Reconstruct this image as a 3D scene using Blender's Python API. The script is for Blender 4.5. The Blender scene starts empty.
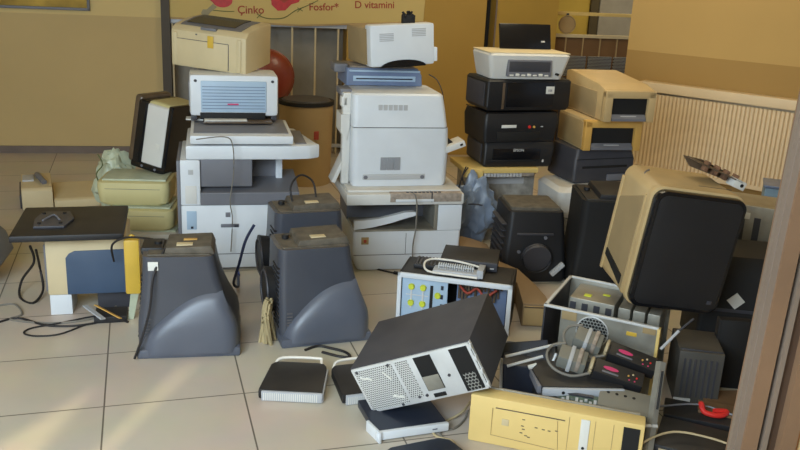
import bpy, bmesh, math, random
from mathutils import Vector, Matrix, noise
random.seed(7)
R = math.radians
scn = bpy.context.scene
COL = scn.collection

# ------------------------------------------------------------------ camera
FPX, PITCH, ROLL, CH = 850.0, R(16.9), R(2.8), 1.6
Fv = Vector((0, math.cos(PITCH), -math.sin(PITCH)))
U0 = Vector((0, math.sin(PITCH), math.cos(PITCH)))
R0 = Vector((1, 0, 0))
Rv = math.cos(ROLL) * R0 + math.sin(ROLL) * U0
Uv = math.cos(ROLL) * U0 - math.sin(ROLL) * R0
cd = bpy.data.cameras.new('camera')
cam = bpy.data.objects.new('camera', cd)
COL.objects.link(cam)
cd.sensor_width = 36.0
cd.lens = 36.0 * FPX / 800.0
cd.clip_start = 0.05
M = Matrix((Rv, Uv, -Fv)).transposed().to_4x4()
M.translation = Vector((0, 0, CH))
cam.matrix_world = M
scn.camera = cam

def fl(px, py, z=0.0):
    """the point of the level z that was surveyed in the photo at (px, py)"""
    d = Fv + Rv * ((px - 400) / FPX) - Uv * ((py - 225) / FPX)
    t = (z - CH) / d.z
    return Vector((d.x * t, d.y * t, z))

# ------------------------------------------------------------------ light
w = bpy.data.worlds.new('world')
scn.world = w
w.use_nodes = True
w.node_tree.nodes['Background'].inputs[0].default_value = (0.75, 0.85, 1.0, 1)
w.node_tree.nodes['Background'].inputs[1].default_value = 0.35
scn.view_settings.view_transform = 'Standard'
scn.view_settings.look = 'None'
scn.view_settings.gamma = 1
scn.view_settings.use_curve_mapping = False
scn.view_settings.exposure = 0.0

def area(name, loc, target, sx, sy, power, color):
    l = bpy.data.lights.new(name, 'AREA')
    l.shape = 'RECTANGLE'; l.size = sx; l.size_y = sy
    l.energy = power; l.color = color
    o = bpy.data.objects.new(name, l)
    COL.objects.link(o)
    o.location = loc
    o.rotation_euler = (Vector(target) - Vector(loc)).to_track_quat('-Z', 'Y').to_euler()
    return o

area('entrance_daylight', (-1.3, -0.3, 1.9), (-0.3, 3.6, 0.1), 2.6, 1.8, 235, (0.70, 0.86, 1.0))
area('right_wall_fill', (0.9, 4.9, 2.85), (1.6, 5.8, 0.9), 1.6, 1.2, 44, (1.0, 0.88, 0.62))  # warm fill lamp added to brighten the right wall
area('hall_light', (2.6, 9.0, 2.8), (2.6, 9.2, 0), 1.2, 1.2, 40, (1.0, 0.86, 0.55))
sl = bpy.data.lights.new('sun', 'SUN')
sl.energy = 2.6; sl.color = (1.0, 0.83, 0.5); sl.angle = R(1.2)
so = bpy.data.objects.new('sun', sl)
COL.objects.link(so)
so.rotation_euler = Vector((math.sin(R(10.8)), math.cos(R(10.8)), -0.6)).to_track_quat('-Z', 'Y').to_euler()

# ------------------------------------------------------------------ materials
def lin(c):
    return tuple(((x / 12.92) if x <= 0.04045 else ((x + 0.055) / 1.055) ** 2.4) for x in c)

def rgb(r, g, b):
    return lin((r / 255, g / 255, b / 255)) + (1,)

def mat(name, c, rough=0.55, metal=0.0, var=0.12, scale=6.0, dust=None, damt=0.35, bump=0.0, coat=0.0):
    m = bpy.data.materials.new(name)
    m.use_nodes = True
    nt = m.node_tree
    b = nt.nodes['Principled BSDF']
    tc = nt.nodes.new('ShaderNodeTexCoord')
    n = nt.nodes.new('ShaderNodeTexNoise')
    n.inputs['Scale'].default_value = scale
    n.inputs['Detail'].default_value = 5
    nt.links.new(tc.outputs['Object'], n.inputs['Vector'])
    cr = nt.nodes.new('ShaderNodeValToRGB')
    base = rgb(*c)
    cr.color_ramp.elements[0].position = 0.3
    cr.color_ramp.elements[1].position = 0.7
    cr.color_ramp.elements[0].color = tuple(x * (1 - var) for x in base[:3]) + (1,)
    cr.color_ramp.elements[1].color = tuple(min(1, x * (1 + var)) for x in base[:3]) + (1,)
    nt.links.new(n.outputs['Fac'], cr.inputs['Fac'])
    out = cr.outputs['Color']
    if dust:
        geo = nt.nodes.new('ShaderNodeNewGeometry')
        sx = nt.nodes.new('ShaderNodeSeparateXYZ')
        nt.links.new(geo.outputs['Normal'], sx.inputs[0])
        mr = nt.nodes.new('ShaderNodeMapRange')
        mr.inputs[1].default_value = 0.4; mr.inputs[2].default_value = 1.0
        mr.inputs[3].default_value = 0.05; mr.inputs[4].default_value = damt * 2
        nt.links.new(sx.outputs['Z'], mr.inputs[0])
        n2 = nt.nodes.new('ShaderNodeTexNoise')
        n2.inputs['Scale'].default_value = scale * 1.7
        n2.inputs['Detail'].default_value = 6
        nt.links.new(tc.outputs['Object'], n2.inputs['Vector'])
        mu = nt.nodes.new('ShaderNodeMath'); mu.operation = 'MULTIPLY'
        nt.links.new(mr.outputs[0], mu.inputs[0]); nt.links.new(n2.outputs['Fac'], mu.inputs[1])
        mx = nt.nodes.new('ShaderNodeMixRGB')
        mx.inputs[2].default_value = rgb(*dust)
        nt.links.new(mu.outputs[0], mx.inputs[0]); nt.links.new(out, mx.inputs[1])
        out = mx.outputs[0]
    nt.links.new(out, b.inputs['Base Color'])
    b.inputs['Roughness'].default_value = rough
    b.inputs['Metallic'].default_value = metal
    if coat: b.inputs['Coat Weight'].default_value = coat
    if bump:
        bp = nt.nodes.new('ShaderNodeBump')
        bp.inputs['Strength'].default_value = bump
        bp.inputs['Distance'].default_value = 0.01
        nt.links.new(n.outputs['Fac'], bp.inputs['Height'])
        nt.links.new(bp.outputs[0], b.inputs['Normal'])
    return m

def perforated(name, c, hole, pitch=0.009, rad=0.33, axes='XZ', metal=0.6):
    m = mat(name, c, 0.45, metal, 0.06)
    nt = m.node_tree
    b = nt.nodes['Principled BSDF']
    src = b.inputs['Base Color'].links[0].from_socket
    tc = nt.nodes.new('ShaderNodeTexCoord')
    sp = nt.nodes.new('ShaderNodeSeparateXYZ')
    nt.links.new(tc.outputs['Object'], sp.inputs[0])
    def mth(op, a, bb=None):
        q = nt.nodes.new('ShaderNodeMath'); q.operation = op
        for i, v in enumerate((a, bb)):
            if v is None: continue
            if isinstance(v, (int, float)): q.inputs[i].default_value = v
            else: nt.links.new(v, q.inputs[i])
        return q.outputs[0]
    u = mth('DIVIDE', sp.outputs[axes[0]], pitch)
    v = mth('DIVIDE', sp.outputs[axes[1]], pitch)
    # staggered rows
    row = mth('MODULO', mth('ABSOLUTE', mth('FLOOR', v)), 2)
    u = mth('ADD', u, mth('MULTIPLY', row, 0.5))
    fu = mth('SUBTRACT', mth('FRACT', u), 0.5)
    fv = mth('SUBTRACT', mth('FRACT', v), 0.5)
    d = mth('SQRT', mth('ADD', mth('MULTIPLY', fu, fu), mth('MULTIPLY', fv, fv)))
    h = mth('LESS_THAN', d, rad)
    mx = nt.nodes.new('ShaderNodeMixRGB')
    mx.inputs[2].default_value = rgb(*hole)
    nt.links.new(h, mx.inputs[0]); nt.links.new(src, mx.inputs[1])
    nt.links.new(mx.outputs[0], b.inputs['Base Color'])
    nt.links.new(mth('MULTIPLY', mth('SUBTRACT', 1.0, h), metal), b.inputs['Metallic'])
    return m

DUST = (150, 128, 96)
m = dict(
    wall=mat('wall_paint', (196, 170, 118), 0.8, var=0.05, scale=1.2),
    wallup=mat('wall_paint_upper', (216, 190, 130), 0.8, var=0.03, scale=1.2),
    ochre=mat('ochre_paint', (172, 134, 58), 0.75, var=0.07, scale=1.5),
    ochre2=mat('ochre_paint_pillar', (168, 132, 50), 0.75, var=0.07, scale=1.5),
    rwall=mat('right_wall_paint', (194, 160, 98), 0.8, var=0.04, scale=1.2),
    rwalllow=mat('right_wall_lower_paint', (170, 136, 78), 0.8, var=0.04, scale=1.2),
    base=mat('baseboard', (112, 98, 88), 0.6),
    darkbrown=mat('dark_post_paint', (70, 60, 46), 0.6),
    greywall=mat('stairwell_grey', (142, 136, 124), 0.8),
    hall=mat('hall_wall', (150, 128, 62), 0.8, var=0.1),
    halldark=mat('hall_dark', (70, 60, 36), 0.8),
    hallbrown=mat('hall_panel_brown', (116, 84, 48), 0.7),
    halldoor=mat('hall_door_paint', (172, 146, 60), 0.7, var=0.05),
    poster=mat('yellow_paper', (200, 174, 108), 0.8, var=0.04, scale=2),
    red=mat('red_paint', (186, 36, 36), 0.5, var=0.15, scale=25),
    ink=mat('brown_red_ink', (160, 62, 42), 0.7),
    greenink=mat('green_ink', (96, 104, 60), 0.7),
    bone=mat('bone_grey', (150, 140, 110), 0.7),
    basin=mat('red_brown_plastic', (134, 54, 34), 0.4, var=0.12, coat=0.2),
    drum=mat('tan_drum', (168, 140, 94), 0.7, var=0.12, scale=3),
    carton=mat('carton_board', (156, 134, 96), 0.85, var=0.1),
    board=mat('tan_board', (138, 112, 80), 0.6, var=0.12, scale=3),
    rad=mat('radiator_enamel', (226, 204, 168), 0.45, var=0.03),
    frame=mat('door_frame_brown', (116, 88, 64), 0.6, var=0.18, scale=3),
    frame2=mat('door_frame_grey', (124, 108, 94), 0.5, metal=0.2, var=0.1, scale=3),
    frame3=mat('door_frame_dark', (72, 52, 38), 0.6, var=0.15, scale=3),
    frame4=mat('door_frame_orange', (150, 98, 50), 0.6, var=0.1, scale=3),
    frame5=mat('door_frame_cream', (196, 164, 112), 0.6, var=0.05, scale=3),
    cream=mat('cream_plastic', (204, 186, 146), 0.5, var=0.06, dust=DUST, damt=0.12),
    cream2=mat('yellowed_plastic', (216, 186, 112), 0.5, var=0.07, dust=DUST, damt=0.12),
    orange=mat('orange_cream_plastic', (206, 160, 82), 0.5, var=0.07),
    olive=mat('greenish_cream_plastic', (206, 194, 140), 0.55, var=0.07, scale=4, dust=(176, 160, 110), damt=0.2),
    white=mat('white_plastic', (218, 222, 226), 0.45, var=0.04, dust=DUST, damt=0.18),
    white2=mat('grey_white_plastic', (214, 212, 206), 0.5, var=0.05, dust=DUST, damt=0.3),
    bluew=mat('pale_blue_plastic', (166, 188, 208), 0.45, var=0.05),
    bluegrey=mat('blue_grey_plastic', (106, 122, 152), 0.5, var=0.08, dust=DUST, damt=0.25),
    navy2=mat('slate_blue_panel', (62, 80, 104), 0.45, var=0.08),
    creamd=mat('aged_cream_plastic', (196, 168, 120), 0.5, var=0.08, dust=DUST, damt=0.25),
    steelg=mat('dull_grey_steel', (118, 118, 110), 0.5, var=0.12, dust=DUST, damt=0.2),
    steeld=mat('dark_steel', (70, 68, 64), 0.5, var=0.15, dust=DUST, damt=0.15),
    navy=mat('navy_plastic', (36, 41, 54), 0.4, var=0.1),
    greyp=mat('mid_grey_plastic', (112, 112, 118), 0.5, var=0.08),
    dgrey=mat('dark_grey_plastic', (58, 58, 64), 0.5, var=0.12, dust=(104,98,96), damt=0.3),
    seam=mat('seam_grey', (92, 90, 92), 0.7),  # plain grey for seams, ribs and small marks
    black=mat('black_plastic', (24, 24, 27), 0.5, var=0.15, dust=(92,84,74), damt=0.16),
    blackm=mat('black_matte', (16, 15, 15), 0.7),
    blackg=mat('black_gloss', (20, 20, 23), 0.22, var=0.1),
    smoke=mat('smoky_brown_plastic', (92, 76, 60), 0.3, var=0.25, scale=8),
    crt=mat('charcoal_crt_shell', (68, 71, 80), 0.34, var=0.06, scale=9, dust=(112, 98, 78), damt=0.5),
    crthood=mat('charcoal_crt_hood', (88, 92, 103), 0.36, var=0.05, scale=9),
    crtdust=mat('dusty_crt_back', (92, 84, 72), 0.7, var=0.3, scale=25),
    label=mat('paper_label', (206, 188, 150), 0.7, var=0.05),
    labelw=mat('white_label', (216, 214, 206), 0.6, var=0.05),
    labelg=mat('grey_label', (182, 182, 182), 0.6, var=0.05),
    silver=mat('silver_metal', (206, 206, 204), 0.4, metal=0.15, var=0.1, scale=10),
    galv=mat('galvanised_steel', (158, 154, 142), 0.42, metal=0.5, var=0.16, scale=14, dust=DUST, damt=0.2),
    silverp=mat('silver_plastic', (176, 178, 182), 0.35, var=0.06),
    whiteloop=mat('white_wire', (226, 220, 208), 0.5),
    yclip=mat('yellow_green_clip', (206, 214, 60), 0.5),
    pyel=mat('yellow_pc_plastic', (224, 194, 124), 0.45, var=0.05, scale=5),
    pyel2=mat('yellow_strip_plastic', (206, 168, 60), 0.45, var=0.08),
    grime=mat('brown_grime_panel', (158, 144, 130), 0.8, var=0.3, scale=40),
    pcbb=mat('brown_circuit_board', (120, 88, 66), 0.6, var=0.5, scale=40),
    pcbg=mat('green_circuit_board', (84, 96, 84), 0.6, var=0.5, scale=60),
    pink=mat('pink_label', (206, 64, 110), 0.5),
    cord=mat('black_cord', (34, 30, 30), 0.6),
    cordb=mat('dark_blue_cord', (34, 42, 74), 0.5),
    plugb=mat('blue_plug', (44, 66, 138), 0.45),
    cordc=mat('cream_cord', (178, 160, 124), 0.6),
    cordg=mat('grey_cord', (122, 116, 106), 0.6),
    redp=mat('red_cord', (214, 44, 38), 0.5),
    bag=mat('pale_green_bag', (180, 186, 160), 0.4, var=0.15, scale=12),
    bagb=mat('blue_plastic_bag', (120, 132, 150), 0.35, var=0.3, scale=10),
    paper=mat('grey_paper', (150, 144, 134), 0.8, var=0.3, scale=22),
    wood=mat('brown_wood', (112, 84, 56), 0.7, var=0.25, scale=8),
    bluebox=mat('pale_blue_box', (120, 148, 170), 0.5),
    perf=perforated('perforated_silver', (208, 208, 204), (88, 86, 84), 0.0085, 0.34, metal=0.1),
    grille=perforated('fan_grille', (170, 170, 164), (24, 24, 24), 0.013, 0.42),
    art=mat('painted_picture', (170, 140, 60), 0.7, var=0.45, scale=5),
    dirty=mat('foam_beige', (176, 158, 118), 0.85, var=0.25, scale=12),
)
# smoked surface of the floor tiles: brick texture gives the joints
def tile_mat():
    mm = bpy.data.materials.new('floor_tiles'); mm.use_nodes = True
    nt = mm.node_tree; b = nt.nodes['Principled BSDF']
    tc = nt.nodes.new('ShaderNodeTexCoord')
    mp = nt.nodes.new('ShaderNodeMapping'); mp.vector_type = 'TEXTURE'
    mp.inputs['Location'].default_value = (-1.0555, 2.785, 0)
    mp.inputs['Rotation'].default_value = (0, 0, R(17.3))
    nt.links.new(tc.outputs['Object'], mp.inputs[0])
    br = nt.nodes.new('ShaderNodeTexBrick')
    br.offset = 0.0; br.squash = 1.0
    br.inputs['Scale'].default_value = 1.0
    br.inputs['Brick Width'].default_value = 0.51
    br.inputs['Row Height'].default_value = 0.455
    br.inputs['Mortar Size'].default_value = 0.0035
    br.inputs['Mortar Smooth'].default_value = 0.3
    br.inputs['Color1'].default_value = rgb(198, 184, 164)
    br.inputs['Color2'].default_value = rgb(191, 177, 157)
    br.inputs['Mortar'].default_value = rgb(108, 98, 84)
    nt.links.new(mp.outputs[0], br.inputs['Vector'])
    n = nt.nodes.new('ShaderNodeTexNoise'); n.inputs['Scale'].default_value = 3.5; n.inputs['Detail'].default_value = 8
    nt.links.new(tc.outputs['Object'], n.inputs['Vector'])
    mx = nt.nodes.new('ShaderNodeMixRGB'); mx.blend_type = 'MULTIPLY'; mx.inputs[0].default_value = 0.28
    nt.links.new(br.outputs['Color'], mx.inputs[1]); nt.links.new(n.outputs['Color'], mx.inputs[2])
    hs = nt.nodes.new('ShaderNodeHueSaturation'); hs.inputs['Saturation'].default_value = 0.85; hs.inputs['Value'].default_value = 1.1
    nt.links.new(mx.outputs[0], hs.inputs['Color'])
    nt.links.new(hs.outputs[0], b.inputs['Base Color'])
    b.inputs['Roughness'].default_value = 0.38
    return mm
m['floor'] = tile_mat()

# ------------------------------------------------------------------ mesh helpers
class MB:
    def __init__(s): s.bm = bmesh.new()
    def _xf(s, vs, mx):
        if mx is not None:
            for v in vs: v.co = mx @ v.co
    def box(s, x0, x1, y0, y1, z0, z1, bev=0.0, seg=2, mx=None):
        tmp = bmesh.new()
        bmesh.ops.create_cube(tmp, size=1)
        for v in tmp.verts:
            v.co = Vector(((x0 + x1) / 2 + v.co.x * (x1 - x0), (y0 + y1) / 2 + v.co.y * (y1 - y0), (z0 + z1) / 2 + v.co.z * (z1 - z0)))
        if bev > 0:
            bev = min(bev, 0.45 * min(abs(x1 - x0), abs(y1 - y0), abs(z1 - z0)))
            bmesh.ops.bevel(tmp, geom=tmp.edges[:] , offset=bev, segments=seg, profile=0.6, affect='EDGES')
        s._merge(tmp, mx); return s
    def _merge(s, tmp, mx=None):
        if mx is not None: bmesh.ops.transform(tmp, matrix=mx, verts=tmp.verts)
        me = bpy.data.meshes.new('tmp'); tmp.to_mesh(me); tmp.free()
        s.bm.from_mesh(me); bpy.data.meshes.remove(me)
    def cyl(s, p0, p1, r0, r1=None, n=20, caps=True):
        r1 = r0 if r1 is None else r1
        p0 = Vector(p0); p1 = Vector(p1); d = p1 - p0
        tmp = bmesh.new()
        bmesh.ops.create_cone(tmp, cap_ends=caps, segments=n, radius1=r0, radius2=r1, depth=d.length)
        q = d.to_track_quat('Z', 'Y').to_matrix().to_4x4(); q.translation = (p0 + p1) / 2
        s._merge(tmp, q); return s
    def prism(s, pts, a, b, axis='Y', bev=0.0):
        """outline pts (2-D) pushed from a to b along axis"""
        tmp = bmesh.new()
        def mk(p, t):
            return {'Y': (p[0], t, p[1]), 'X': (t, p[0], p[1]), 'Z': (p[0], p[1], t)}[axis]
        va = [tmp.verts.new(mk(p, a)) for p in pts]; vb = [tmp.verts.new(mk(p, b)) for p in pts]
        tmp.faces.new(va); tmp.faces.new(vb[::-1])
        n = len(pts)
        for i in range(n): tmp.faces.new((va[i], vb[i], vb[(i + 1) % n], va[(i + 1) % n]))
        bmesh.ops.recalc_face_normals(tmp, faces=tmp.faces)
        if bev: bmesh.ops.bevel(tmp, geom=tmp.edges[:], offset=bev, segments=2, profile=0.6, affect='EDGES')
        s._merge(tmp); return s
    def loft(s, secs, n=6):
        """secs: (z, x0, x1, y0, y1, corner radius)"""
        tmp = bmesh.new(); rings = []
        for (z, x0, x1, y0, y1, r) in secs:
            ring = []
            for (cx, cy, a0) in ((x1 - r, y1 - r, 0), (x0 + r, y1 - r, 90), (x0 + r, y0 + r, 180), (x1 - r, y0 + r, 270)):
                for k in range(n + 1):
                    a = R(a0 + 90 * k / n)
                    ring.append(tmp.verts.new((cx + r * math.cos(a), cy + r * math.sin(a), z)))
            rings.append(ring)
        for a, b in zip(rings, rings[1:]):
            for i in range(len(a)):
                j = (i + 1) % len(a); tmp.faces.new((a[i], a[j], b[j], b[i]))
        tmp.faces.new(rings[0][::-1]); tmp.faces.new(rings[-1])
        s._merge(tmp); return s
    def tube(s, pts, r, n=8, closed=False, smooth=4):
        P = [Vector(p) for p in pts]
        if smooth > 1 and len(P) > 2:
            Q = []
            L = len(P)
            for i in range(L if closed else L - 1):
                p0 = P[(i - 1) % L] if (closed or i > 0) else P[0]
                p1 = P[i]; p2 = P[(i + 1) % L]
                p3 = P[(i + 2) % L] if (closed or i + 2 < L) else P[-1]
                for k in range(smooth):
                    t = k / smooth
                    Q.append(0.5 * ((2 * p1) + (p2 - p0) * t + (2 * p0 - 5 * p1 + 4 * p2 - p3) * t * t + (3 * p1 - p0 - 3 * p2 + p3) * t ** 3))
            if not closed: Q.append(P[-1])
            P = Q
        tmp = bmesh.new(); rings = []
        up = Vector((0, 0, 1))
        for i, p in enumerate(P):
            if closed: d = P[(i + 1) % len(P)] - P[i - 1]
            else: d = P[min(i + 1, len(P) - 1)] - P[max(i - 1, 0)]
            if d.length < 1e-9: d = Vector((1, 0, 0))
            d.normalize()
            a = d.cross(up)
            if a.length < 0.05: a = d.cross(Vector((1, 0, 0)))
            a.normalize(); b = d.cross(a)
            rings.append([tmp.verts.new(p + (a * math.cos(2 * math.pi * k / n) + b * math.sin(2 * math.pi * k / n)) * r) for k in range(n)])
        rng = range(len(rings) if closed else len(rings) - 1)
        for i in rng:
            A = rings[i]; B = rings[(i + 1) % len(rings)]
            for k in range(n): tmp.faces.new((A[k], A[(k + 1) % n], B[(k + 1) % n], B[k]))
        if not closed: tmp.faces.new(rings[0][::-1]); tmp.faces.new(rings[-1])
        bmesh.ops.recalc_face_normals(tmp, faces=tmp.faces)
        s._merge(tmp); return s
    def build(s, name, mt, parent=None, smooth=True, loc=None, rot=None):
        me = bpy.data.meshes.new(name)
        s.bm.to_mesh(me); s.bm.free()
        me.materials.append(m[mt])
        if smooth:
            for p in me.polygons: p.use_smooth = True
            try: me.set_sharp_from_angle(angle=R(35))
            except Exception: pass
        o = bpy.data.objects.new(name, me)
        COL.objects.link(o)
        if parent is not None: o.parent = parent
        if loc is not None: o.location = loc
        if rot is not None: o.rotation_euler = [R(a) for a in rot]
        return o

def B(name, mt, par, *a, bev=0.004, lab=None, **k):
    o = MB().box(*a, bev=bev, **k).build(name, mt, par)
    if lab: o['label'] = lab
    return o

def tag(o, label, cat, group=None):
    o['label'] = label; o['category'] = cat
    if group: o['group'] = group
    return o

def T(name, label, cat, loc, rot=0, group=None):
    o = bpy.data.objects.new(name, None)
    o.empty_display_size = 0.1
    COL.objects.link(o)
    o.location = loc
    o.rotation_euler = (R(rot[0]), R(rot[1]), R(rot[2])) if isinstance(rot, tuple) else (0, 0, R(rot))
    return tag(o, label, cat, group)

def S(name, mt, mb, parent=None, loc=None, rot=None):
    o = mb.build(name, mt, parent, loc=loc, rot=rot, smooth=False)
    if parent is None: o['kind'] = 'structure'
    return o

def text(name, s, size, mt, par, loc, rot=(90, 0, 0), ext=0.0006, sx=1.0):
    c = bpy.data.curves.new('txt', 'FONT'); c.body = s; c.size = size; c.extrude = ext
    c.offset = size * 0.012
    t = bpy.data.objects.new('txt', c); COL.objects.link(t)
    dg = bpy.context.evaluated_depsgraph_get()
    me = bpy.data.meshes.new_from_object(t.evaluated_get(dg))
    bpy.data.objects.remove(t)
    o = bpy.data.objects.new(name, me); COL.objects.link(o)
    me.materials.clear(); me.materials.append(m[mt])
    o.parent = par; o.location = loc; o.rotation_euler = [R(a) for a in rot]; o.scale = (sx, 1, 1)
    return o

def cable(name, label, pts, r, mt, plug=None, group=None):
    o = tag(MB().tube(pts, r, smooth=6).build(name, mt), label, 'cable', group)
    if plug:
        a = Vector(pts[-1]); b = Vector(pts[-2]); d = (a - b).normalized()
        MB().cyl(a - d * .005, a + d * .045, .011, .009, 10).build('plug', plug, o)
    return o

# ------------------------------------------------------------------ setting
S('floor', 'floor', MB().box(-6, 6, -1.0, 12, -0.1, 0))
S('ceiling', 'wallup', MB().box(-6, 6, -1.0, 12, 3.0, 3.1))
wf = MB()
for pts in ([(-6, 0), (-2.02, 0), (-2.02, 1.5), (-1.82, 2.18), (-1.82, 3), (-6, 3)],
            [(-2.02, 0), (-1.66, 0), (-1.66, 1.5), (-2.02, 1.5)],
            [(-1.66, 0), (-1.575, 0), (-1.575, 3), (-1.82, 3), (-1.82, 2.18), (-1.66, 1.5)],
            [(-1.575, 0), (-1.525, 0), (-1.525, 1.2), (-1.575, 1.2)],
            [(-1.575, 2.31), (-1.525, 2.31), (-1.525, 3), (-1.575, 3)],
            [(-1.525, 0), (6, 0), (6, 3), (-1.525, 3)]):
    wf.prism(pts, -0.62, -0.60)
S('sun_slit_wall', 'wallup', wf)  # unseen wall behind the camera, slits shaped to throw the sun streaks
S('wall_left', 'wall', MB().box(-4.6, -4.5, -0.6, 12, 0, 3))

bk = bpy.data.objects.new('wall_back', None); COL.objects.link(bk)
bk.location = (-2.29, 6.96, 0); bk.rotation_euler = (0, 0, R(12)); bk['kind'] = 'structure'
S('lower_wall', 'wall', MB().box(-2.6, 0.30, 0, 0.15, 0, 1.115), bk)
S('upper_wall', 'wallup', MB().box(-2.6, 0.30, 0.0, 0.15, 1.115, 3), bk)
S('pillar', 'ochre', MB().box(1.80, 3.006, -0.02, 0.25, 0, 3), bk)
S('pillar', 'ochre2', MB().box(3.078, 3.65, -0.05, 0.4, 0, 3), bk)
S('pillar_edge', 'frame2', MB().box(3.078, 3.092, -0.06, -0.05, 0, 3), bk)
S('gap_panel', 'blackm', MB().box(3.006, 3.078, 0.1, 0.2, 0, 3), bk)
S('stairwell_wall', 'greywall', MB().box(0.30, 1.85, 0.22, 0.3, 0, 3), bk)
S('lintel', 'wallup', MB().box(0.36, 1.8, 0.0, 0.15, 2.2, 3), bk)
bb = MB().box(-2.6, 0.30, -0.02, -0.001, 0, 0.058)
o = S('baseboard_back', 'base', bb); o.location = bk.location; o.rotation_euler = bk.rotation_euler
o = S('trim_1', 'darkbrown', MB().box(0.292, 0.36, -0.06, 0.16, 0, 3)); o.location = bk.location; o.rotation_euler = bk.rotation_euler

def onback(x, y, z):
    a = R(12)
    return (-2.29 + x * math.cos(a) - y * math.sin(a), 6.96 + x * math.sin(a) + y * math.cos(a), z)

# hallway beyond the opening
hw = bpy.data.objects.new('wall_hallway', None); COL.objects.link(hw)
hw.location = onback(3.6, 2.2, 0); hw.rotation_euler = (0, 0, R(12)); hw['kind'] = 'structure'
S('hall_wall', 'hall', MB().box(-0.6, 3.2, 0.3, 0.4, 0, 3), hw)
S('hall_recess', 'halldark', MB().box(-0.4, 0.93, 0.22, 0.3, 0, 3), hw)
dr = MB().box(0.95, 1.42, 0.24, 0.3, 0, 2.4)
o = S('door_1', 'halldoor', dr); o.location = hw.location; o.rotation_euler = hw.rotation_euler
x = S('door_plate', 'dgrey', MB().box(1.08, 1.24, 0.225, 0.24, 1.36, 1.40), o)
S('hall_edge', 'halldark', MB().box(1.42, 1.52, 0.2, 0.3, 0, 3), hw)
dr = MB().box(1.55, 2.1, 0.24, 0.3, 0, 2.4)
o = S('door_2', 'greywall', dr); o.location = hw.location; o.rotation_euler = hw.rotation_euler

rl = T('stair_railing', 'cream metal stair railing with brown panels seen through the opening', 'railing', onback(3.6, 0.3, 0), 12)
MB().box(0.02, 1.5, -0.015, 0.015, 1.245, 1.275, bev=.004).build('upper_rail', 'cream2', rl)
MB().box(0.02, 1.5, -0.02, 0.02, 1.045, 1.075, bev=.004).build('lower_rail', 'cream', rl)
B('panel', 'hallbrown', rl, 0.02, 1.5, 0.02, 0.03, 0.02, 1.045)
for k in range(7):
    MB().cyl((0.12 + 0.17 * k, -0.005, 0), (0.12 + 0.17 * k, -0.005, 1.045), 0.008, n=8).build('bar', 'drum', rl)
MB().box(0.02, 0.05, -0.02, 0.02, 0, 1.40).build('post', 'cream2', rl)
for z in (1.30, 1.14):
    B('bright_fitting', 'labelw', rl, 0.005, 0.045, -0.045, -0.02, z - 0.02 if z > 1.2 else z - 0.06, z + 0.02)
d = MB().cyl((0, 0, 0), (0, 0.02, 0), 0.078, n=36)
o = d.build('round_plaque', 'drum', rl)
o.location = (.275, -.03, 1.162)
MB().tube([(0.078 * math.cos(R(a)), -.002, 0.078 * math.sin(R(a))) for a in range(0, 360, 30)], .006, closed=True).build('rim', 'carton', o)
MB().box(-.01, .01, 0, .03, .07, .10).build('hanger', 'dgrey', o)
bn = T('waiting_bench', 'perforated grey metal bench behind the cream printers', 'bench', onback(4.05, 0.05, 0), 12)
for k in range(3):
    B('seat_back', 'grille', bn, -0.28 + k * 0.25, -0.05 + k * 0.25, 0, 0.02, 0.72, 0.90)
B('beam', 'dgrey', bn, -0.34, 0.50, 0.02, 0.05, 0.66, 0.70)
for x in (-0.25, 0.4): B('leg', 'dgrey', bn, x, x + .03, 0.02, 0.05, 0, 0.66)

# notice board on the left wall
nb = T('wall_picture', 'framed yellow and red picture hanging high on the left wall', 'picture', onback(-0.95, -0.035, 1.15), 12)
B('picture_sheet', 'art', nb, -0.9, 0.68, 0.012, 0.03, 0.02, 0.9)
for (a, b_, c, d) in ((-.92, .70, 0, .02), (-.92, .70, .9, .92), (-.92, -.90, 0, .92), (.68, .70, 0, .92)):
    B('frame_strip', 'greyp', nb, a, b_, 0, .034, c, d, bev=.002)

# barred railing under the poster, and the poster
r2 = T('barred_railing', 'metal railing with thin upright pale bars below the yellow poster', 'railing', onback(0, 0, 0), 12)
MB().box(0.36, 1.80, -0.015, 0.015, 1.075, 1.11, bev=.004).build('top_rail', 'silverp', r2)
MB().box(0.36, 1.80, -0.012, 0.012, 0.06, 0.09, bev=.004).build('bottom_rail', 'silverp', r2)
for k in range(8):
    MB().cyl((0.375 + 0.1935 * k, 0, 0), (0.375 + 0.1935 * k, 0, 1.08), 0.0085, n=8).build('bar', 'label', r2)
po = T('painted_poster', 'yellow poster with red foods and mineral names hanging on the railing', 'poster', onback(0, -0.03, 0), 12)
MB().prism([(0.34, 1.112), (1.4, 1.085), (2.45, 1.15), (2.47, 1.75), (0.34, 1.75)], -0.004, 0).build('sheet', 'poster', po, smooth=False)
MB().prism([(0.34, 1.112), (1.4, 1.085), (2.45, 1.15), (2.45, 1.163), (1.4, 1.10), (0.34, 1.127)], -0.008, -0.004).build('border', 'drum', po, smooth=False)
text('lettering', 'Çinko', 0.088, 'ink', po, (0.895, -0.0065, 1.172), (90, -2, 0))
text('lettering', 'Fosfor*', 0.082, 'ink', po, (1.475, -0.0065, 1.218), (90, -2, 0))
text('lettering', 'D vitamini', 0.082, 'ink', po, (1.855, -0.0065, 1.25), (90, -2, 0))
def blob(cx, cz, pts, mt, name, y=-0.008):
    MB().prism([(cx + a, cz + b_) for a, b_ in pts], y, -0.0045).build(name, mt, po, smooth=False)
blob(0.775, 1.27, [(0.09 * math.cos(R(a)) * (1.1 if 60 < a < 200 else .9), 0.055 * math.sin(R(a))) for a in range(0, 360, 20)], 'red', 'painted_meat')
blob(0.65, 1.165, [(-.045, 0), (-.03, -.028), (0, -.03), (.03, .01), (.08, .05), (.05, .075), (0, .03), (-.03, .03)], 'bone', 'painted_bone')
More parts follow.
